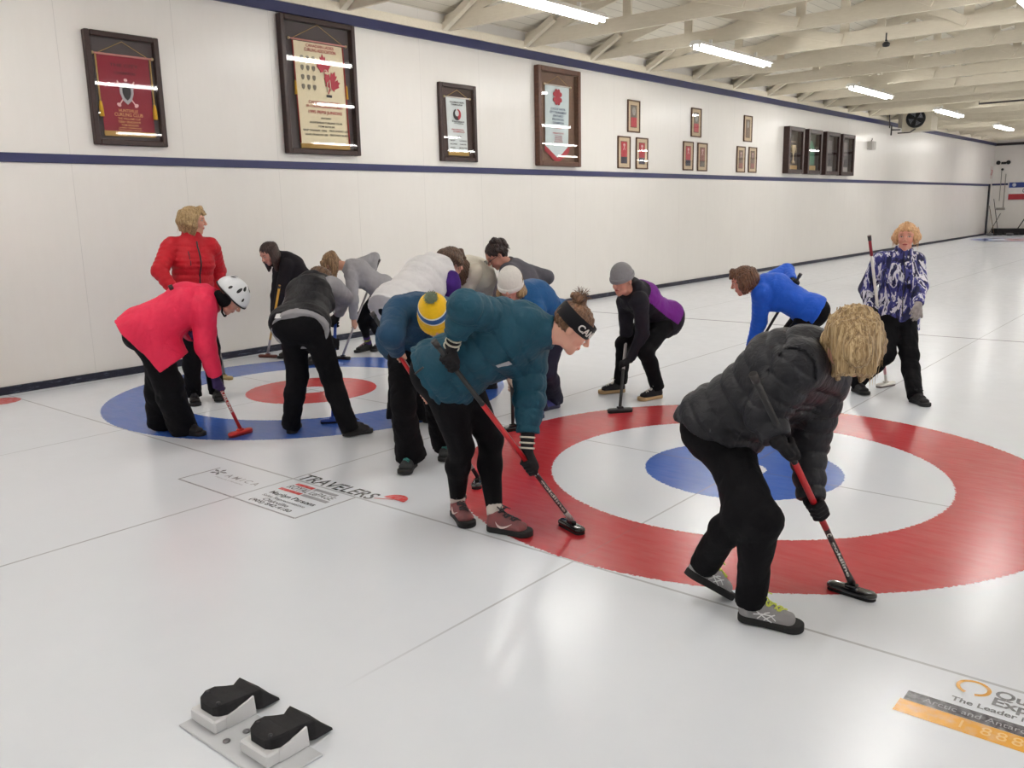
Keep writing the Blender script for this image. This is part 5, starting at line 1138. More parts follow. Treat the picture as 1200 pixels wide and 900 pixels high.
def person(key, label, st):
    J = {k: (np.array(v) if isinstance(v, list) else v) for k, v in POSES[key].items()}; s = J['s'] / 1.65
    h = st.get('h', .009); hb = st.get('hb', .0065); fine = st.get('fine', .004)
    d = J['fh']; pt = math.radians(st.get('pitch', 10)); y = d * math.cos(pt) - Zup * math.sin(pt); z = d * math.sin(pt) + Zup * math.cos(pt); x = np.cross(y, z)
    rl = math.radians(st.get('roll', 0)); x, z = x * math.cos(rl) + z * math.sin(rl), -x * math.sin(rl) + z * math.cos(rl)
    F = np.stack([x, y, z]); H = J['head'] + A_(*st.get('hoff', (0, 0, 0)))
    T = st.get('T', J.get('T')); B = J.get('B'); u = None
    if B is not None: B = B.copy(); B[2] = .052
    if T is not None: u = nz(T - B)
    bare = st.get('bare', ''); glv = st.get('gloves', '')
    # ---- one continuous body
    prims = head_prims(H, F)
    nb = H + F[2] * -.05 - F[1] * .02
    prims += [Cap(nb, J['neck'] + nz(J['neck'] - J['pel']) * -.02, .050 * s, .060 * s, k=.03)]
    prims += torso_prims(J, s, -.012, bust=0) + pelvis_prims(J, s, -.012)
    for S in 'LR':
        prims += arm_prims(J, S, s, -.004, flat=False); prims += leg_prims(J, S, s, -.008)
        an, to = J['an' + S], J['toe' + S]; prims.append(Cap(an - Zup * .02, an + (to - an) * .8, .028, .024, k=.03))
        wr = J['wr' + S]
        if S in bare or S not in glv:
            if S in st.get('grip', ''): hp = B + u * ((J['ha' + S] - B) @ u); prims += grip_prims(wr, hp, u)
            else: prims += open_prims(wr, J['ha' + S] - wr, st.get('pn' + S, -J['f']), J['f'], curl=.5)
        else: prims.append(Cap(wr, wr + (J['ha' + S] - wr) * .3, .018, .012, k=.01))
    sk = skin_mat('skin_' + key, st.get('skin', (214, 160, 140)), st.get('brow', (96, 66, 50)), st.get('lip', (178, 96, 92)))
    body = make('person', prims, hb, sk, None, attrs={'hl': lambda v: (v - H) @ F.T})
    tag(body, label, 'person')
    P = body
    # ---- hair
    hm = None
    if st.get('hair'):
        kind, c1, c2 = st['hair'][:3]; L, fl = gl_hair(kind, H, F, s, st['hair'][3] if len(st['hair']) > 3 else None, st.get('hat', False)); fn, hf = hair_fn(H, F, fl, st.get('groove', .0014) if kind != 'tight' else .0008)
        hm = hair_mat('hair_' + key, c1, c2); ho = make('hair', L, fine, hm, P, fn=fn, attrs={'hf': hf})
        if kind in ('hang', 'hangfull', 'long', 'bob', 'curly', 'bun'):
            m = MB(); r = random.Random(len(key) * 7 + 3); nS = st.get('strands', 60)
            for i in range(nS):
                if kind == 'bun':
                    o = H + F[1] * -.07 + F[2] * .15; v = nz(A_(r.gauss(0, 1), r.gauss(0, 1), r.gauss(0, 1))); p0 = o + v * .02; pts = [p0, p0 + v * .02 + F[2] * .003, p0 + v * .03 + A_(r.gauss(0, .008), r.gauss(0, .008), r.gauss(0, .006))]; rs = [.0016, .0012, .0004]
                else:
                    mx = 112 if kind in ('bob', 'long', 'curly') else 140; ph = math.radians(r.uniform(-mx, mx)); b = H + F[0] * math.sin(ph) * .084 + F[1] * (-.02 - math.cos(ph) * .098) + F[2] * r.uniform(.0, .09)
                    out = nz(b - H); l = r.uniform(.06, .15) * (1 if kind != 'curly' else .35); b = b + out * .006
                    pts = [b, b + fl * l * .5 + out * .012 + A_(r.gauss(0, .003), r.gauss(0, .003), 0), b + fl * l + out * r.uniform(0, .02)]; rs = [.002, .0016, .0004]
                m.tube([tuple(a) for a in pts], rs, 4, cap=False)
            so = m.build('loose_strands', hm, ho, fix=False)
            n_ = len(so.data.vertices); co = np.empty(n_ * 3); so.data.vertices.foreach_get('co', co); at = so.data.attributes.new('hf', 'FLOAT_VECTOR', 'POINT'); at.data.foreach_set('vector', hf(co.reshape(-1, 3)).astype(np.float32).ravel())
    # ---- trousers
    pn = st['pants']; pst = pn.get('style', 'straight'); g = .008
    L = pelvis_prims(J, s, g if pst != 'snow' else .028)
    for S in 'LR': L += leg_prims(J, S, s, .006, pst, end=pn.get('end', {'legging': -.02, 'straight': .03, 'flare': .045, 'snow': .04, 'slim': .01}[pst]))
    fa = {'legging': .002, 'slim': .006, 'straight': .009, 'flare': .009, 'snow': .013}[pst]
    pants = make('trousers', L, h, pn['mat'], P, fn=folds(len(key), 20 if pst != 'snow' else 15, fa))
    # ---- jacket
    jk = st['jacket']; g = jk.get('g', .03); rid = jk.get('rid'); rids = jk.get('rids', rid); sg_ = jk.get('gs', g)
    L = torso_prims(J, s, g, None, jk.get('hem', .1), jk.get('flare', .01), jk.get('hd'), jk.get('bust', 1), jk.get('bulk', (0, 0)), shw=.12 if not jk.get('sleeve') else .62, cuts2=jk.get('cuts2'))
    p, n, uu_, dors, bend, hs, ss, W, Ch = spine(J, s)
    for q in jk.get('extra', []): L.append(Cap(p + A_(*q[0]) if len(q[0]) == 3 else p, p + A_(*q[1]), q[2], q[3], hs, k=.05, flat=(0, 1)))
    slv = []
    for S in 'LR':
        if jk.get('short', '') and S in jk['short']: continue
        slv += arm_prims(J, S, s, sg_, k=.03 if not jk.get('sleeve') else .02, rid=None, end=jk.get('cuff', .0), taper=jk.get('taper', .4))
    if not jk.get('sleeve'): L += slv
    col = []
    ct = jk.get('collar', 'stand'); cd = nz(nb - J['neck'])
    if ct == 'stand': L.append(Cap(J['neck'] - uu_ * .03, J['neck'] + cd * jk.get('colh', .06) * s + F[1] * .0, .085 * s, .076 * s, k=.025, flat=(0, 1)))
    if ct == 'hood':
        hb_ = J['neck'] + dors * .055 * s + uu_ * .0; L += [Cap(hb_ + ss * .075 + uu_ * jk.get('hoodup', 0), hb_ - ss * .075 + uu_ * jk.get('hoodup', 0), jk.get('hoodr', .045), jk.get('hoodr', .045), k=.03), Cap(J['neck'] - uu_ * .03, J['neck'] + cd * .06, .088, .085, k=.025, flat=(0, 1)), Cap(hb_ - uu_ * .05 + dors * .02, hb_ + uu_ * .02 + dors * .035, (.09, .03), (.08, .035), ss, k=.03)]
    if ct == 'low': L.append(Cap(J['neck'] - uu_ * .04, J['neck'] + cd * .02 * s, .078 * s, .068 * s, k=.025, flat=(0, 1)))
    ff = folds(len(key) * 3 + 1, jk.get('ffreq', 22), jk.get('fold', .006))
    if rid or rids: ff = ridge_fn(J, s, rid, rids, ff)
    nm = jk.get('name', 'jacket')
    jo = make(nm, L, h, jk['mat'], P, fn=ff, matsel=(lambda c: jk['sel'](c, J, s)) if jk.get('sel') else None)
    if jk.get('sleeve'):
        for S in 'LR':
            make('sleeve', arm_prims(J, S, s, sg_, rid=None, end=jk.get('cuff', .0), taper=jk.get('taper', .4)), h, jk['sleeve'], P, fn=ff)
    # ---- gloves
    for S in glv:
        wr, el = J['wr' + S], J['el' + S]; gm = st.get('glovemat', M_glv)
        if isinstance(gm, dict): gm = gm[S]
        if S in st.get('grip', ''): hp = B + u * ((J['ha' + S] - B) @ u); gp = grip_prims(wr, hp, u, gg=.0032)
        else: gp = open_prims(wr, J['ha' + S] - wr, st.get('pn' + S, -J['f']), J['f'], gg=.003, curl=.4)
        e = nz(el - wr); gp.append(Cap(wr + e * st.get('gcuff', .045), wr - e * .01, .037, .031, k=.012, flat=(1, 0)))
        go = make('glove', gp, st.get('hg', .0045), gm, P)
        if st.get('stripes'):
            for a in st['stripes']:
                make('cuff_stripe', [Cap(wr + e * (a + .009), wr + e * a, .040, .039, k=.003, flat=(1, 1))], .003, plain('cream_knit', (214, 208, 192), .9, bump=.4, bscale=300), go)
    # ---- shoes
    sp = st['shoes']
    for S in 'LR': shoe(P, J, S, s, sp['up'], sp['sole'], sp.get('lace'), sp.get('logo'), h=sp.get('h', .005), fat=sp.get('fat', 1.0), toecap=sp.get('toecap'))
    if st.get('socks'):
        for S in 'LR':
            a = J['an' + S]; k_ = nz(J['kn' + S] - a)
            for i, (z0, z1, mt) in enumerate(st['socks']): make('sock', [Cap(a + k_ * z0, a + k_ * z1, .040 * s, .043 * s, k=.01, flat=(1, 1))], .005, mt, P)
    return dict(P=P, J=J, F=F, H=H, s=s, L=L, ff=ff, jo=jo, pants=pants, nb=nb, sp=spine(J, s), fine=fine, hm=hm)
def on_jacket(R, p, d, lift=.002):
    q = cast(R['L'], p, d, fn=R['ff']); return q - nz(d) * lift
def zipper(R, mat, r=.006, side=0., up=1.0, low=.1, n=14):
    p, nk, u, dors, bend, hs, ss, W, Ch = R['sp']; pts = []
    for i in range(n):
        t_ = -low + (1.0 + low) * up * i / (n - 1); c = p + (nk - p) * t_ + hs * side - dors * .45; pts.append(on_jacket(R, c, dors))
    return curve_strip(pts, r, mat, 'zipper', R['jo'])
# ================================================================== THE PEOPLE
HBL = (168, 138, 96)
def nyl(name, c, **k): return fabric(name, c, k.pop('rough', .55), 260, .12, .10, wr=k.pop('wr', .5), **k)
S_blk = dict(up=fabric('black_shoe_leather', (30, 28, 30), .5, 200, .2, .1), sole=plain('black_sole', (20, 19, 21), .7), lace=plain('dark_lace', (44, 42, 46), .8, var=0))
only = globals().get('ONLY')
PEOPLE = {}
def P_(key, label, st):
    if only and key not in only: return None
    R = person(key, label, st); PEOPLE[key] = R; return R
def helmet(R, mat):
    H, F, P = R['H'], R['F'], R['P']; m = MB(); n = 40; rows = 14; vs = []; fs = []; M0 = HM(H, F) @ Matrix.Translation((0, -.018, .035)) @ Matrix.Rotation(-.12, 4, 'X')
    E0 = (.112, .138, .122)
    def sp(th, ph, g=0): return M0 @ Vector(((E0[0] + g) * math.sin(th) * math.cos(ph), (E0[1] + g) * math.sin(th) * math.sin(ph), (E0[2] + g) * math.cos(th)))
    for i in range(rows + 1):
        for k in range(n):
            ph = 2 * PI * k / n; front = max(0, math.sin(ph)); back = max(0, -math.sin(ph)); tm = 1.62 - .12 * front + .28 * back
            th = tm * i / rows + .001; vs.append(sp(th, ph, -.004 * (i == rows)))
    for i in range(rows):
        for k in range(n): k2 = (k + 1) % n; fs.append((i * n + k, i * n + k2, (i + 1) * n + k2, (i + 1) * n + k))
    he = m.add(vs, fs, True).build('helmet', mat, P)
    mod = he.modifiers.new('thick', 'SOLIDIFY'); mod.thickness = .01
    md = plain('helmet_vent_black', (24, 24, 28), .6)
    for (th, ph, a, b) in [(.45, .4, .22, .05), (.45, PI - .4, .17, .05), (.85, .15, .24, .05), (.85, PI - .15, .24, .05), (1.2, -.3, .14, .045), (1.2, PI + .3, .14, .045), (.35, 1.57, .12, .05), (.8, -1.2, .15, .05), (.8, PI + 1.2, .15, .05), (1.1, .75, .12, .04), (1.1, PI - .75, .12, .04)]:
        pts = [sp(th + a * math.cos(q), ph + b / max(.3, math.sin(th)) * 1.6 * math.sin(q), .0025) for q in [2 * PI * i / 12 for i in range(12)]]
        MB().add(pts + [sp(th, ph, .003)], [(i, (i + 1) % 12, 12) for i in range(12)]).build('vent', md, he)
    rim = [sp(1.60 - .12 * max(0, math.sin(q)) + .28 * max(0, -math.sin(q)), q, .0) for q in [2 * PI * i / 40 for i in range(41)]]
    MB().tube([tuple(v) for v in rim], .006, 6).build('rim', md, he)
    for sg in (-1, 1):
        def p(x, y, z): return H + x * F[0] + y * F[1] + z * F[2]
        make('ear_pad', [Ell(p(sg * .084, -.008, -.02), (.018, .045, .052), F, k=.01), Cap(p(sg * .08, -.03, -.03), p(sg * .06, -.075, -.03), .03, .03, k=.02)], .005, M_black, he)
        MB().tube([tuple(p(sg * .085, .0, -.05)), tuple(p(sg * .06, .04, -.10)), tuple(p(sg * .02, .068, -.118)), tuple(p(0, .07, -.12))], .007, 6).build('chin_strap', M_black, he)
    return he
# ---- 1
R = P_('red_standing', 'standing person in red puffer jacket with blonde bob, hand on hip by the wall', dict(
    pitch=6, skin=(218, 164, 142), hair=('bob', (150, 122, 84), (196, 168, 124)), jacket=dict(mat=nyl('red_nylon', (184, 20, 36)), g=.024, rid=(.009, .05), gs=.02, rids=(.009, .05), hem=.13, colh=.085, fold=.004, bust=1, flare=-.004),
    pants=dict(mat=M_blackp, style='straight', end=.03), gloves='LR', shoes=S_blk, h=.0085))
if R:
    zipper(R, M_zip, .007); 
    p, nk, u, dors, bend, hs, ss, W, Ch = R['sp']
    curve_strip([on_jacket(R, Ch - hs * .085 + u * (.06 - .03 * i) - dors * .45, dors) for i in range(5)], .004, M_zip, 'pocket_zip', R['jo'])
    for sg in (-1, 1): curve_strip([on_jacket(R, p + hs * sg * (.10 + .012 * i) + u * (.10 - .035 * i) - dors * .45, dors) for i in range(4)], .0045, M_zip, 'pocket_zip', R['jo'])
# ---- 2
R = P_('pink_helmet', 'bending person in coral pink ski jacket, white vented helmet and black snow trousers', dict(
    pitch=52, hat=True, skin=(214, 160, 140), hair=('tight', (110, 80, 60), (140, 104, 80)), jacket=dict(mat=nyl('coral_pink_shell', (226, 42, 80), rough=.6), g=.034, gs=.03, hem=.1, cuts2=[(-.10, -.01, -.79, -.61), (.07, -.29, .51, -.86)], flare=.0, collar='hood', fold=.012, ffreq=13, bust=0, bulk=(.01, .015)),
    pants=dict(mat=M_blackp, style='snow'), gloves='LR', grip='LR', glovemat=fabric('dark_purple_glove', (50, 34, 78), .7, 300, .4, .2), shoes=S_blk, h=.0085))
if R:
    helmet(R, plain('white_helmet_shell', (226, 228, 232), .3, var=0, spec=.5))
    p, nk, u, dors, bend, hs, ss, W, Ch = R['sp']
# ---- 3
R = P_('black_fleece', 'long dark haired person in black fleece bending over a yellow handled broom', dict(
    pitch=32, skin=(206, 150, 134), hair=('long', (48, 32, 30), (84, 58, 50)), jacket=dict(mat=fabric('black_fleece_cloth', (28, 24, 30), .9, 200, .4, .15), g=.014, hem=.1, fold=.006), pants=dict(mat=M_black, style='slim'), gloves='LR', grip='LR', shoes=S_blk))
# ---- 4
R = P_('black_vest', 'person seen from behind in black vest with grey sleeves, legs apart on blue rings', dict(
    pitch=50, hair=('bob', (92, 68, 50), (130, 100, 74)), jacket=dict(name='vest', mat=nyl('black_quilted_vest', (24, 23, 28)), g=.02, rid=(.006, .08), hem=.05, collar='hood', sleeve=fabric('heather_grey_knit', (150, 148, 152), .9, 250, .4, .15), gs=.018, short='LR', fold=.006, flare=-.005),
    pants=dict(mat=M_blackp, style='straight', end=.04), gloves='LR', grip='LR', shoes=S_blk, h=.0085))
if R:
    p, nk, u, dors, bend, hs, ss, W, Ch = R['sp']; s = R['s']
    make('shirt_hem', [Cap(p - u * .095, p - u * .04, (.176 * s + .022, .126 * s + .03), (.174 * s + .024, .126 * s + .032), hs, k=.01, flat=(1, 1))], .007, fabric('heather_grey_knit', (150, 148, 152), .9, 250, .4, .15), R['P'], fn=folds(5, 20, .006))
    q = p - u * .085 + hs * .04; q = cast([Cap(p - u * .095, p - u * .04, (.176 * s + .022, .126 * s + .03), (.174 * s + .024, .126 * s + .032), hs)], q + dors * .4, -dors)
    mt = frame(q + dors * .004, hs, -u + dors * .0, dors); MB().box((-.022, -.03, 0), (.022, .03, .002), M=mt).build('white_tag', plain('white_tag', (224, 224, 226), .6, var=0), R['P'])
# ---- 5
pur = fabric('purple_striped_sock', (74, 54, 108), .9, 200, .4, .2); grn = fabric('lime_striped_sock', (132, 140, 70), .9, 200, .4, .2); dks = fabric('dark_striped_sock', (48, 44, 66), .9, 200, .4, .2)
R = P_('grey_hoodie', 'person in grey hoodie, black leggings and purple striped socks bent over near the wall', dict(
    pitch=58, skin=(196, 146, 124), hair=('hang', (126, 98, 70), (182, 150, 112), .16), jacket=dict(name='hoodie', mat=fabric('heather_grey_hoodie', (150, 148, 152), .9, 250, .4, .12), g=.016, hem=.08, collar='low', fold=.008),
    pants=dict(mat=M_black, style='legging', end=-.10), bare='LR', grip='LR', socks=[(.0, .05, pur), (.05, .075, grn), (.075, .11, pur), (.11, .13, dks)], shoes=dict(S_blk, lace=plain('pale_pink_lace', (190, 160, 170), .8, var=0))))
# ---- 6
R = P_('white_purple', 'bending person in white puffer vest with purple sleeves, brown hair against the wall', dict(
    pitch=20, hair=('bob', (82, 60, 48), (124, 96, 76), .03), hoff=(.015, .015, -.03), jacket=dict(name='vest', mat=nyl('white_nylon', (232, 230, 232)), g=.04, rid=(.008, .11), hoodr=.062, hoodup=.03, hem=.15, collar='hood', sleeve=fabric('purple_jersey', (72, 36, 128), .8, 300, .3, .1), gs=.026, short='LR', fold=.007, flare=.0),
    pants=dict(mat=M_blackp, style='flare'), gloves='LR', grip='LR', shoes=S_blk))
# ---- 7
R = P_('cream_vest', 'person in cream puffer vest with coral collar, stooping mostly hidden behind others', dict(
    pitch=40, hair=('bob', (84, 60, 46), (120, 90, 68)), jacket=dict(name='vest', mat=nyl('cream_nylon', (228, 222, 206)), g=.04, rid=(.005, .11), hem=.05, collar='stand', sleeve=fabric('cream_jersey', (214, 206, 190), .8, 300, .3, .1), gs=.014, short='LR', fold=.006),
    pants=dict(mat=M_black, style='slim'), gloves='LR', shoes=S_blk))
if R: 
    c = nz(R['nb'] - R['J']['neck']); make('coral_collar', [Cap(R['J']['neck'] + c * .02 + A_(0, 0, .0), R['J']['neck'] + c * .085 + Zup * .02, .088, .080, k=.01, flat=(0, 1))], .007, fabric('coral_fleece', (232, 84, 96), .9, 200, .4, .1), R['jo'])
# ---- 8
R = P_('grey_coat', 'dark curly haired person with glasses and grey coat, behind the white knit hat', dict(
    pitch=38, skin=(196, 142, 124), hair=('curly', (40, 28, 28), (74, 54, 50)), jacket=dict(name='coat', mat=fabric('charcoal_wool', (92, 90, 98), .9, 200, .4, .12), g=.022, hem=.12, collar='stand', fold=.006), pants=dict(mat=M_blackp, style='straight'), gloves='LR', shoes=S_blk))
if R:
    H, F = R['H'], R['F']; p = lambda x, y, z: tuple(H + x * F[0] + y * F[1] + z * F[2]); m = MB()
    for sg in (-1, 1):
        m.tube([p(sg * .032 + .024 * math.cos(a), .108, .012 + .018 * math.sin(a)) for a in [2 * PI * i / 16 for i in range(17)]], .0025, 5); m.tube([p(sg * .056, .106, .016), p(sg * .078, .05, .016), p(sg * .082, -.005, .012)], .0025, 5)
    m.tube([p(-.009, .109, .014), p(.009, .109, .014)], .0025, 5); m.build('glasses', mblk, R['P'])
# ---- 9
R = P_('white_hat', 'person in white knit hat and royal blue jacket, partly behind the teal puffer', dict(
    pitch=16, hat=True, skin=(206, 150, 134), hair=('bob', (150, 120, 84), (190, 160, 118), .05), jacket=dict(mat=nyl('royal_blue_shell', (22, 84, 140), rough=.6), g=.03, hem=.12, collar='stand', fold=.007),
    pants=dict(mat=fabric('navy_track_cloth', (30, 30, 52), .7, 300, .2, .1), style='straight'), gloves='LR', grip='LR', glovemat=fabric('beige_glove', (196, 178, 164), .9, 250, .4, .1),
    shoes=dict(up=fabric('violet_blue_mesh', (70, 70, 132), .7, 300, .3, .2), sole=plain('dark_violet_sole', (44, 42, 70), .6), lace=plain('dark_lace', (44, 42, 46), .8, var=0))))
if R: beanie(R['P'], R['H'], R['F'], [(0, knit('white_knit', (230, 226, 220)))], top=.158, brim=-.0, cuff=.03, tilt=-.15, fit=.092)
# ---- 10
R = P_('yellow_hat', 'person in yellow and blue pompom hat and petrol blue jacket, bending forward', dict(
    pitch=40, roll=-10, hat=True, skin=(214, 160, 138), hair=('tight', (120, 90, 64), (150, 118, 86)), jacket=dict(mat=nyl('petrol_blue_nylon', (28, 68, 100)), g=.028, rid=(.003, .09), hem=.09, collar='stand', fold=.008),
    pants=dict(mat=M_blackp, style='flare', end=.01), bare='LR', grip='LR', h=.007, fine=.004, shoes=dict(up=fabric('dark_grey_mesh', (52, 54, 56), .6, 300, .3, .15), sole=plain('black_sole', (20, 19, 21), .7), lace=plain('teal_lace', (60, 130, 124), .8, var=0))))
if R:
    yk, bk, wk = knit('yellow_knit', (236, 188, 30)), knit('blue_knit', (36, 84, 144)), knit('white_knit', (230, 226, 220))
    hat = beanie(R['P'], R['H'], R['F'], [(0, yk), (.068, wk), (.076, bk), (.104, wk), (.112, yk)], top=.172, brim=-.02, cuff=.05, tilt=-.1, fit=.094)
    H, F = R['H'], R['F']; c = H + F[2] * .186 + F[1] * .004; m = MB(); r_ = random.Random(5)
    make('pompom', [Ell(c, (.034, .034, .031), F)], .004, fabric('grey_green_yarn', (124, 138, 118), .95, 120, .8, .4), hat, fn=lambda P: .004 * np.sin(P[:, 0] * 500) * np.sin(P[:, 1] * 460) * np.sin(P[:, 2] * 480))
    for i in range(260):
        v = nz(A_(r_.gauss(0, 1), r_.gauss(0, 1), r_.gauss(0, 1))); m.tube([tuple(c + v * .024), tuple(c + v * (.038 + r_.random() * .008) + A_(r_.gauss(0, .002), 0, r_.gauss(0, .002)))], [.0016, .001], 4, cap=False)
    yo = m.build('yarn_tufts', fabric('grey_green_yarn', (124, 138, 118), .95, 120, .8, .4), hat, fix=False)
# ---- 11
stripe = [.0, .026, .054]
redmesh = fabric('grey_red_mesh', (150, 74, 74), .7, 300, .4, .25, c2=(96, 84, 88)); 
R = P_('headband', 'person in teal puffer jacket and lettered black headband, leaning over a broom', dict(
    pitch=40, skin=(226, 172, 152), brow=(130, 92, 66), hair=('bun', (104, 74, 54), (150, 110, 80)), jacket=dict(mat=nyl('teal_nylon', (18, 70, 90)), g=.036, gs=.032, rid=(.015, .098), rids=(.010, .085), hem=.075, collar='stand', colh=.075, fold=.010, ffreq=16, flare=-.004, bulk=(.0, .01), taper=.3, cuff=-.085),
    pants=dict(mat=M_black, style='legging', end=-.02), gloves='LR', grip='LR', stripes=stripe, gcuff=.09, h=.006, hb=.0045, fine=.0035, hg=.0035, strands=90,
    socks=[(.0, .055, fabric('pale_sock', (196, 186, 180), .9, 200, .4, .1))], shoes=dict(up=redmesh, sole=plain('black_sole', (20, 19, 21), .7), lace=plain('dark_grey_lace', (60, 56, 62), .8, var=0), logo=('swoosh', plain('pale_pink_mark', (236, 214, 212), .5, var=0)), h=.0035)))
if R:
    H, F, P = R['H'], R['F'], R['P']; kb = knit('black_knit', (20, 18, 24))
    BO = (0, -.018, .0); tl = -.08
    band = dome(F, H, [(.0855, .012), (.0885, .016), (.0905, .035), (.090, .060), (.0875, .080), (.084, .084)], kb, 'headband', P, sx=.985, sy=1.19, off=BO, tilt=tl, n=60)
    me = mesh_text('CANADA', .05, .0008, bold=.0012, spacing=1.05); nv = len(me.vertices); co = np.empty(nv * 3); me.vertices.foreach_get('co', co); co = co.reshape(-1, 3)
    w = co[:, 0].max() - co[:, 0].min(); ht = co[:, 1].max() - co[:, 1].min(); xx = (co[:, 0] - (co[:, 0].min() + co[:, 0].max()) / 2) / w * .2 - .03; yy = (co[:, 1] - co[:, 1].min()) / ht * .036 + .028
    # lettering runs round the brow: starts at the wearer's right temple
    rr_ = .0912 + co[:, 2]; ph = PI / 2 - xx / .098; lx = rr_ * .985 * np.cos(ph); ly = rr_ * 1.19 * np.sin(ph)
    M0 = HM(H, F) @ Matrix.Translation(BO) @ Matrix.Rotation(tl, 4, 'X'); M0 = np.array(M0)
    # x = wearer's right; reading direction for a viewer in front goes from the wearer's right to left
    loc = np.stack([-lx, ly, yy], 1); co2 = loc @ M0[:3, :3].T + M0[:3, 3]; me.vertices.foreach_set('co', co2.ravel()); me.materials.clear(); me.materials.append(plain('white_letter', (226, 222, 216), .7, var=0)); me.flip_normals(); me.update()
    link(bpy.data.objects.new('lettering', me), band)
    p, nk, u, dors, bend, hs, ss, W, Ch = R['sp']
    q = on_jacket(R, Ch - dors * .4 - hs * .11 + u * .02, dors - hs * .0)
    n_ = nz(-dors - hs * .5); q = cast(R['L'], Ch - dors * .35 - hs * .25, -n_, fn=R['ff']) + n_ * .003
    xx_ = nz(u - n_ * (u @ n_)); MB().box((-.034, -.022, -.001), (.034, .022, .001), M=frame(q, xx_, np.cross(n_, xx_), n_)).build('sewn_label', plain('pale_label', (176, 178, 184), .6, var=.1), R['jo'])
    curve_strip([on_jacket(R, p - u * (.10 - .05 * i) - hs * (.35) - dors * (.03 - .01 * i), -nz(-hs)) for i in range(4)], .005, M_zip, 'pocket_zip', R['jo'])
# ---- 12
gum = plain('tan_gum_sole', (166, 136, 96), .6); pm = nyl('purple_softshell', (118, 34, 140), rough=.7)
def selp(c, J, s):
    p, n = J['pel'], J['neck']; u = nz(n - p); f = (J['f'] + J['fs']); dors = nz(-(f - u * (f @ u))); q = c - p; a = q @ u; b = q @ dors
    sh = np.minimum(np.linalg.norm(c - J['shL'], axis=1), np.linalg.norm(c - J['shR'], axis=1))
    arm = np.zeros(len(c), bool)
    for S in 'LR':
        v = c - J['sh' + S]; w = J['el' + S] - J['sh' + S]; t_ = (v @ w) / (w @ w); dd = np.linalg.norm(v - np.clip(t_, 0, 1)[:, None] * w, axis=1); arm |= (dd < .095) & (t_ > -.12)
        v = c - J['el' + S]; w = J['wr' + S] - J['el' + S]; t_ = (v @ w) / (w @ w); dd = np.linalg.norm(v - np.clip(t_, 0, 1)[:, None] * w, axis=1); arm |= dd < .085
    return ((b > -.01) & (a > -.02) & (a < .42) & ~arm).astype(int)
R = P_('grey_beanie', 'person in grey beanie and purple backed black jacket sweeping behind the red ring', dict(
    pitch=10, hat=True, skin=(206, 148, 130), hair=('tight', (60, 44, 36), (90, 66, 54)), jacket=dict(mat=[fabric('black_softshell', (26, 24, 34), .7, 300, .2, .1), pm], sel=selp, g=.02, gs=.010, hem=.10, collar='hood', fold=.006), pants=dict(mat=M_black, style='slim', end=-.01), gloves='LR', grip='LR', h=.0075,
    shoes=dict(up=fabric('black_canvas', (30, 28, 32), .8, 300, .3, .1), sole=gum, lace=plain('white_lace', (220, 216, 210), .8, var=0))))
if R: beanie(R['P'], R['H'], R['F'], [(0, knit('grey_knit', (138, 136, 140)))], top=.165, brim=.026, cuff=.035, tilt=-.22, fit=.091)
# ---- 13
R = P_('blue_jacket', 'person with brown bob in bright blue quilted jacket, bending beyond the black puffer coat', dict(
    pitch=22, skin=(206, 146, 130), hair=('bob', (92, 60, 44), (140, 98, 70), .12), jacket=dict(mat=nyl('bright_blue_nylon', (20, 88, 204)), g=.02, rid=(.004, .042), rids=(.004, .042), hem=.06, collar='stand', fold=.005), pants=dict(mat=M_black, style='slim'), gloves='LR', grip='LR', shoes=S_blk, h=.0075))
# ---- 14
t = NT('violet_white_brush_print'); v = t.obj(); vv = t.map(v, (1.2, 1.2, .38)); n1 = t.noise(vv, 12, 4, .6, .6); n2 = t.noise(t.map(v, (1.1, 1.1, .45), (3, 1, 5)), 14, 4, .6, .5)
c = t.ramp(n1, [(.0, lin((26, 26, 58))), (.44, lin((30, 32, 70))), (.455, lin((62, 62, 128))), (.53, lin((70, 70, 138))), (.545, lin((226, 224, 232))), (.6, lin((206, 204, 218))), (.615, lin((34, 34, 74)))])
c = t.mix(t.m_('GREATER_THAN', n2, .6), c, lin((222, 220, 228))); c = t.mix(t.m_('LESS_THAN', n2, .38), c, lin((24, 24, 44)))
M_camo = t.bsdf(c, .6, 0, .3, t.bump(t.noise(v, 26, 3, .5, .8), .4, .012))
R = P_('camo_walking', 'walking person in violet and white patterned ski jacket, facing the camera, broom upright', dict(
    pitch=2, skin=(222, 160, 140), brow=(150, 110, 80), lip=(190, 92, 90), hair=('bob', (206, 158, 112), (232, 192, 148), .075), jacket=dict(mat=M_camo, g=.022, gs=.02, hem=.17, hd=(0, 0, -1), collar='stand', colh=.08, fold=.008, ffreq=16, flare=.0), pants=dict(mat=M_blackp, style='straight', end=.035),
    gloves='LR', grip='R', glovemat={'R': M_glv, 'L': fabric('grey_glove', (150, 142, 140), .8, 300, .4, .2)}, shoes=S_blk, h=.0075, fine=.0035, hb=.005))
if R:
    zipper(R, M_zip, .004, up=1.05)
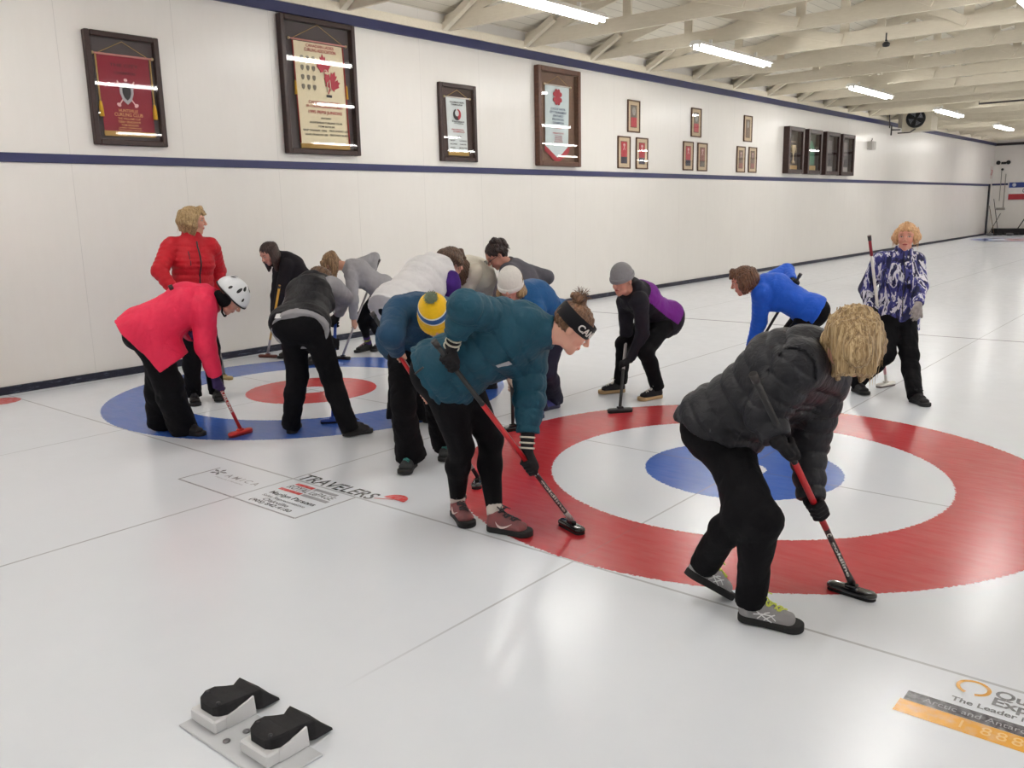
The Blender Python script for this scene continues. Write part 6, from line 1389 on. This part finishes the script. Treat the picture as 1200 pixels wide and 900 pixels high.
# ---- 15
cm = nyl('black_nylon', (30, 30, 36), rough=.5)
R = P_('black_coat', 'nearest person, in black puffer coat with loose blonde hair, striding with a broom', dict(
    pitch=52, skin=(214, 160, 138), hair=('hangfull', (150, 122, 84), (216, 192, 150), .105), jacket=dict(name='coat', mat=cm, g=.034, gs=.034, rid=(.012, .072), rids=(.012, .068), hem=.035, hd=(-.33, -.16, -.93), collar='stand', colh=.075, fold=.006, ffreq=18, flare=-.004, bulk=(.005, .012)),
    pants=dict(mat=M_black, style='slim', end=.0), gloves='LR', grip='LR', h=.006, hb=.0055, fine=.0032, hg=.004, strands=170,
    shoes=dict(up=fabric('grey_mesh', (150, 148, 150), .8, 400, .5, .12), sole=plain('black_sole', (20, 19, 21), .7), lace=plain('lime_yellow_lace', (214, 222, 96), .7, var=0), logo=('bars', plain('white_mark', (232, 232, 234), .5, var=0)), h=.0032)))
# ------------------------------------------------------------------ brooms
M_carb = plain('black_carbon', (24, 23, 27), .35, var=0); M_redh = plain('red_gloss_handle', (186, 34, 40), .3, var=0); M_silv = plain('silver_handle', (178, 170, 172), .3, .4, var=0)
M_hdk = plain('black_gloss_head', (14, 14, 18), .12, var=0, coat=.5); M_pad = fabric('black_pad', (30, 28, 30), .9, 200, .3, .1); M_let = plain('white_letter', (226, 222, 216), .7, var=0)
def Bj(key): return POSES[key]['B'], POSES[key]['T']
def BR(key, *a, **k):
    b, t_ = Bj(key); return broom(b, t_, *a, **k)
BR('black_coat', (.994, -.109), 'red and black broom swept by the person in black puffer coat', [(0, 1, M_carb), (.30, .62, M_redh)], M_hdk, M_pad, letter=('goldline', .05, .24, 1), lettermat=M_let, ferr=M_carb, hl=.215)
o = BR('headband', (.937, -.35), 'red and silver broom with black lower shaft, swept by the person in teal puffer', [(0, 1, M_carb), (.32, .67, M_redh)], M_hdk, M_pad, streak=(.33, .66, 1), letter=('goldline', .06, .25, 1), lettermat=M_let, ferr=M_silv, hl=.205)
b, t_ = [np.array(q) for q in Bj('headband')]; b[2] = .052
BR('yellow_hat', (.55, -.83), 'red and silver broom held bare handed under the yellow and blue knit hat', [(0, 1, M_carb), (.16, .8, M_redh), (.05, .16, M_silv)], M_hdk, M_pad, streak=(.17, .79, 1), hl=.19)
BR('pink_helmet', (-.136, .991), 'all red broom swept by the person in coral pink jacket', [(0, 1, M_redh)], plain('red_brush_head', (206, 44, 42), .4, var=0), plain('dark_red_bristles', (120, 24, 26), .8), letter=('CURLING', .12, .3), lettermat=M_let, hl=.22)
BR('black_fleece', (.926, .377), 'yellow handled broom with brown brush head close to the wall', [(0, 1, plain('yellow_wood_handle', (206, 158, 66), .45)), (0, .22, M_silv)], plain('brown_brush_head', (98, 48, 40), .5), plain('brown_bristles', (70, 40, 34), .9), hl=.25)
BR('black_vest', (.6, .8), 'blue handled broom mostly hidden behind the legs in black trousers', [(0, 1, plain('blue_handle', (38, 78, 178), .35, var=0))], plain('blue_head', (40, 70, 150), .4, var=0), M_pad)
BR('grey_hoodie', (.971, .24), 'silver and black broom held by the person in grey hoodie', [(0, 1, M_silv), (.8, 1, M_carb)], M_hdk, M_pad)
BR('white_purple', (.6, .8), 'plain black broom on the blue ring behind the yellow hat person', [(0, 1, M_carb)], M_hdk, M_pad)
BR('white_hat', (.43, .903), 'black broom of the person in white knit hat, its head left of the violet shoes', [(0, 1, M_carb)], M_hdk, M_pad)
BR('grey_beanie', (.627, .779), 'silver and black broom pushed by the person in grey beanie', [(0, 1, M_carb), (.34, .97, M_silv)], plain('black_matt_head', (28, 28, 32), .5, var=0), M_pad, hl=.215)
BR('blue_jacket', (.3, .95), 'dark broom with pale ferrule held by the person in bright blue jacket', [(0, 1, M_carb), (.86, .93, M_silv)], M_hdk, M_pad)
BR('camo_walking', (.331, .944), 'white broom with red grip carried upright by the walking person', [(0, 1, M_let), (.87, 1, plain('dark_red_grip', (150, 30, 44), .4, var=0)), (.05, .28, plain('red_speckled_sleeve', (206, 150, 156), .4, var=.6, vscale=60))], M_let, plain('grey_pad', (110, 100, 100), .8), hl=.24)
BR('red_standing', (.981, .193), 'black broom with tan brush head held beside the red puffer jacket', [(0, 1, M_carb), (.04, .5, plain('speckled_shaft', (120, 118, 120), .4, var=.8, vscale=90))], plain('tan_brush_head', (182, 160, 112), .6), plain('tan_bristles', (150, 128, 84), .9), hl=.22)
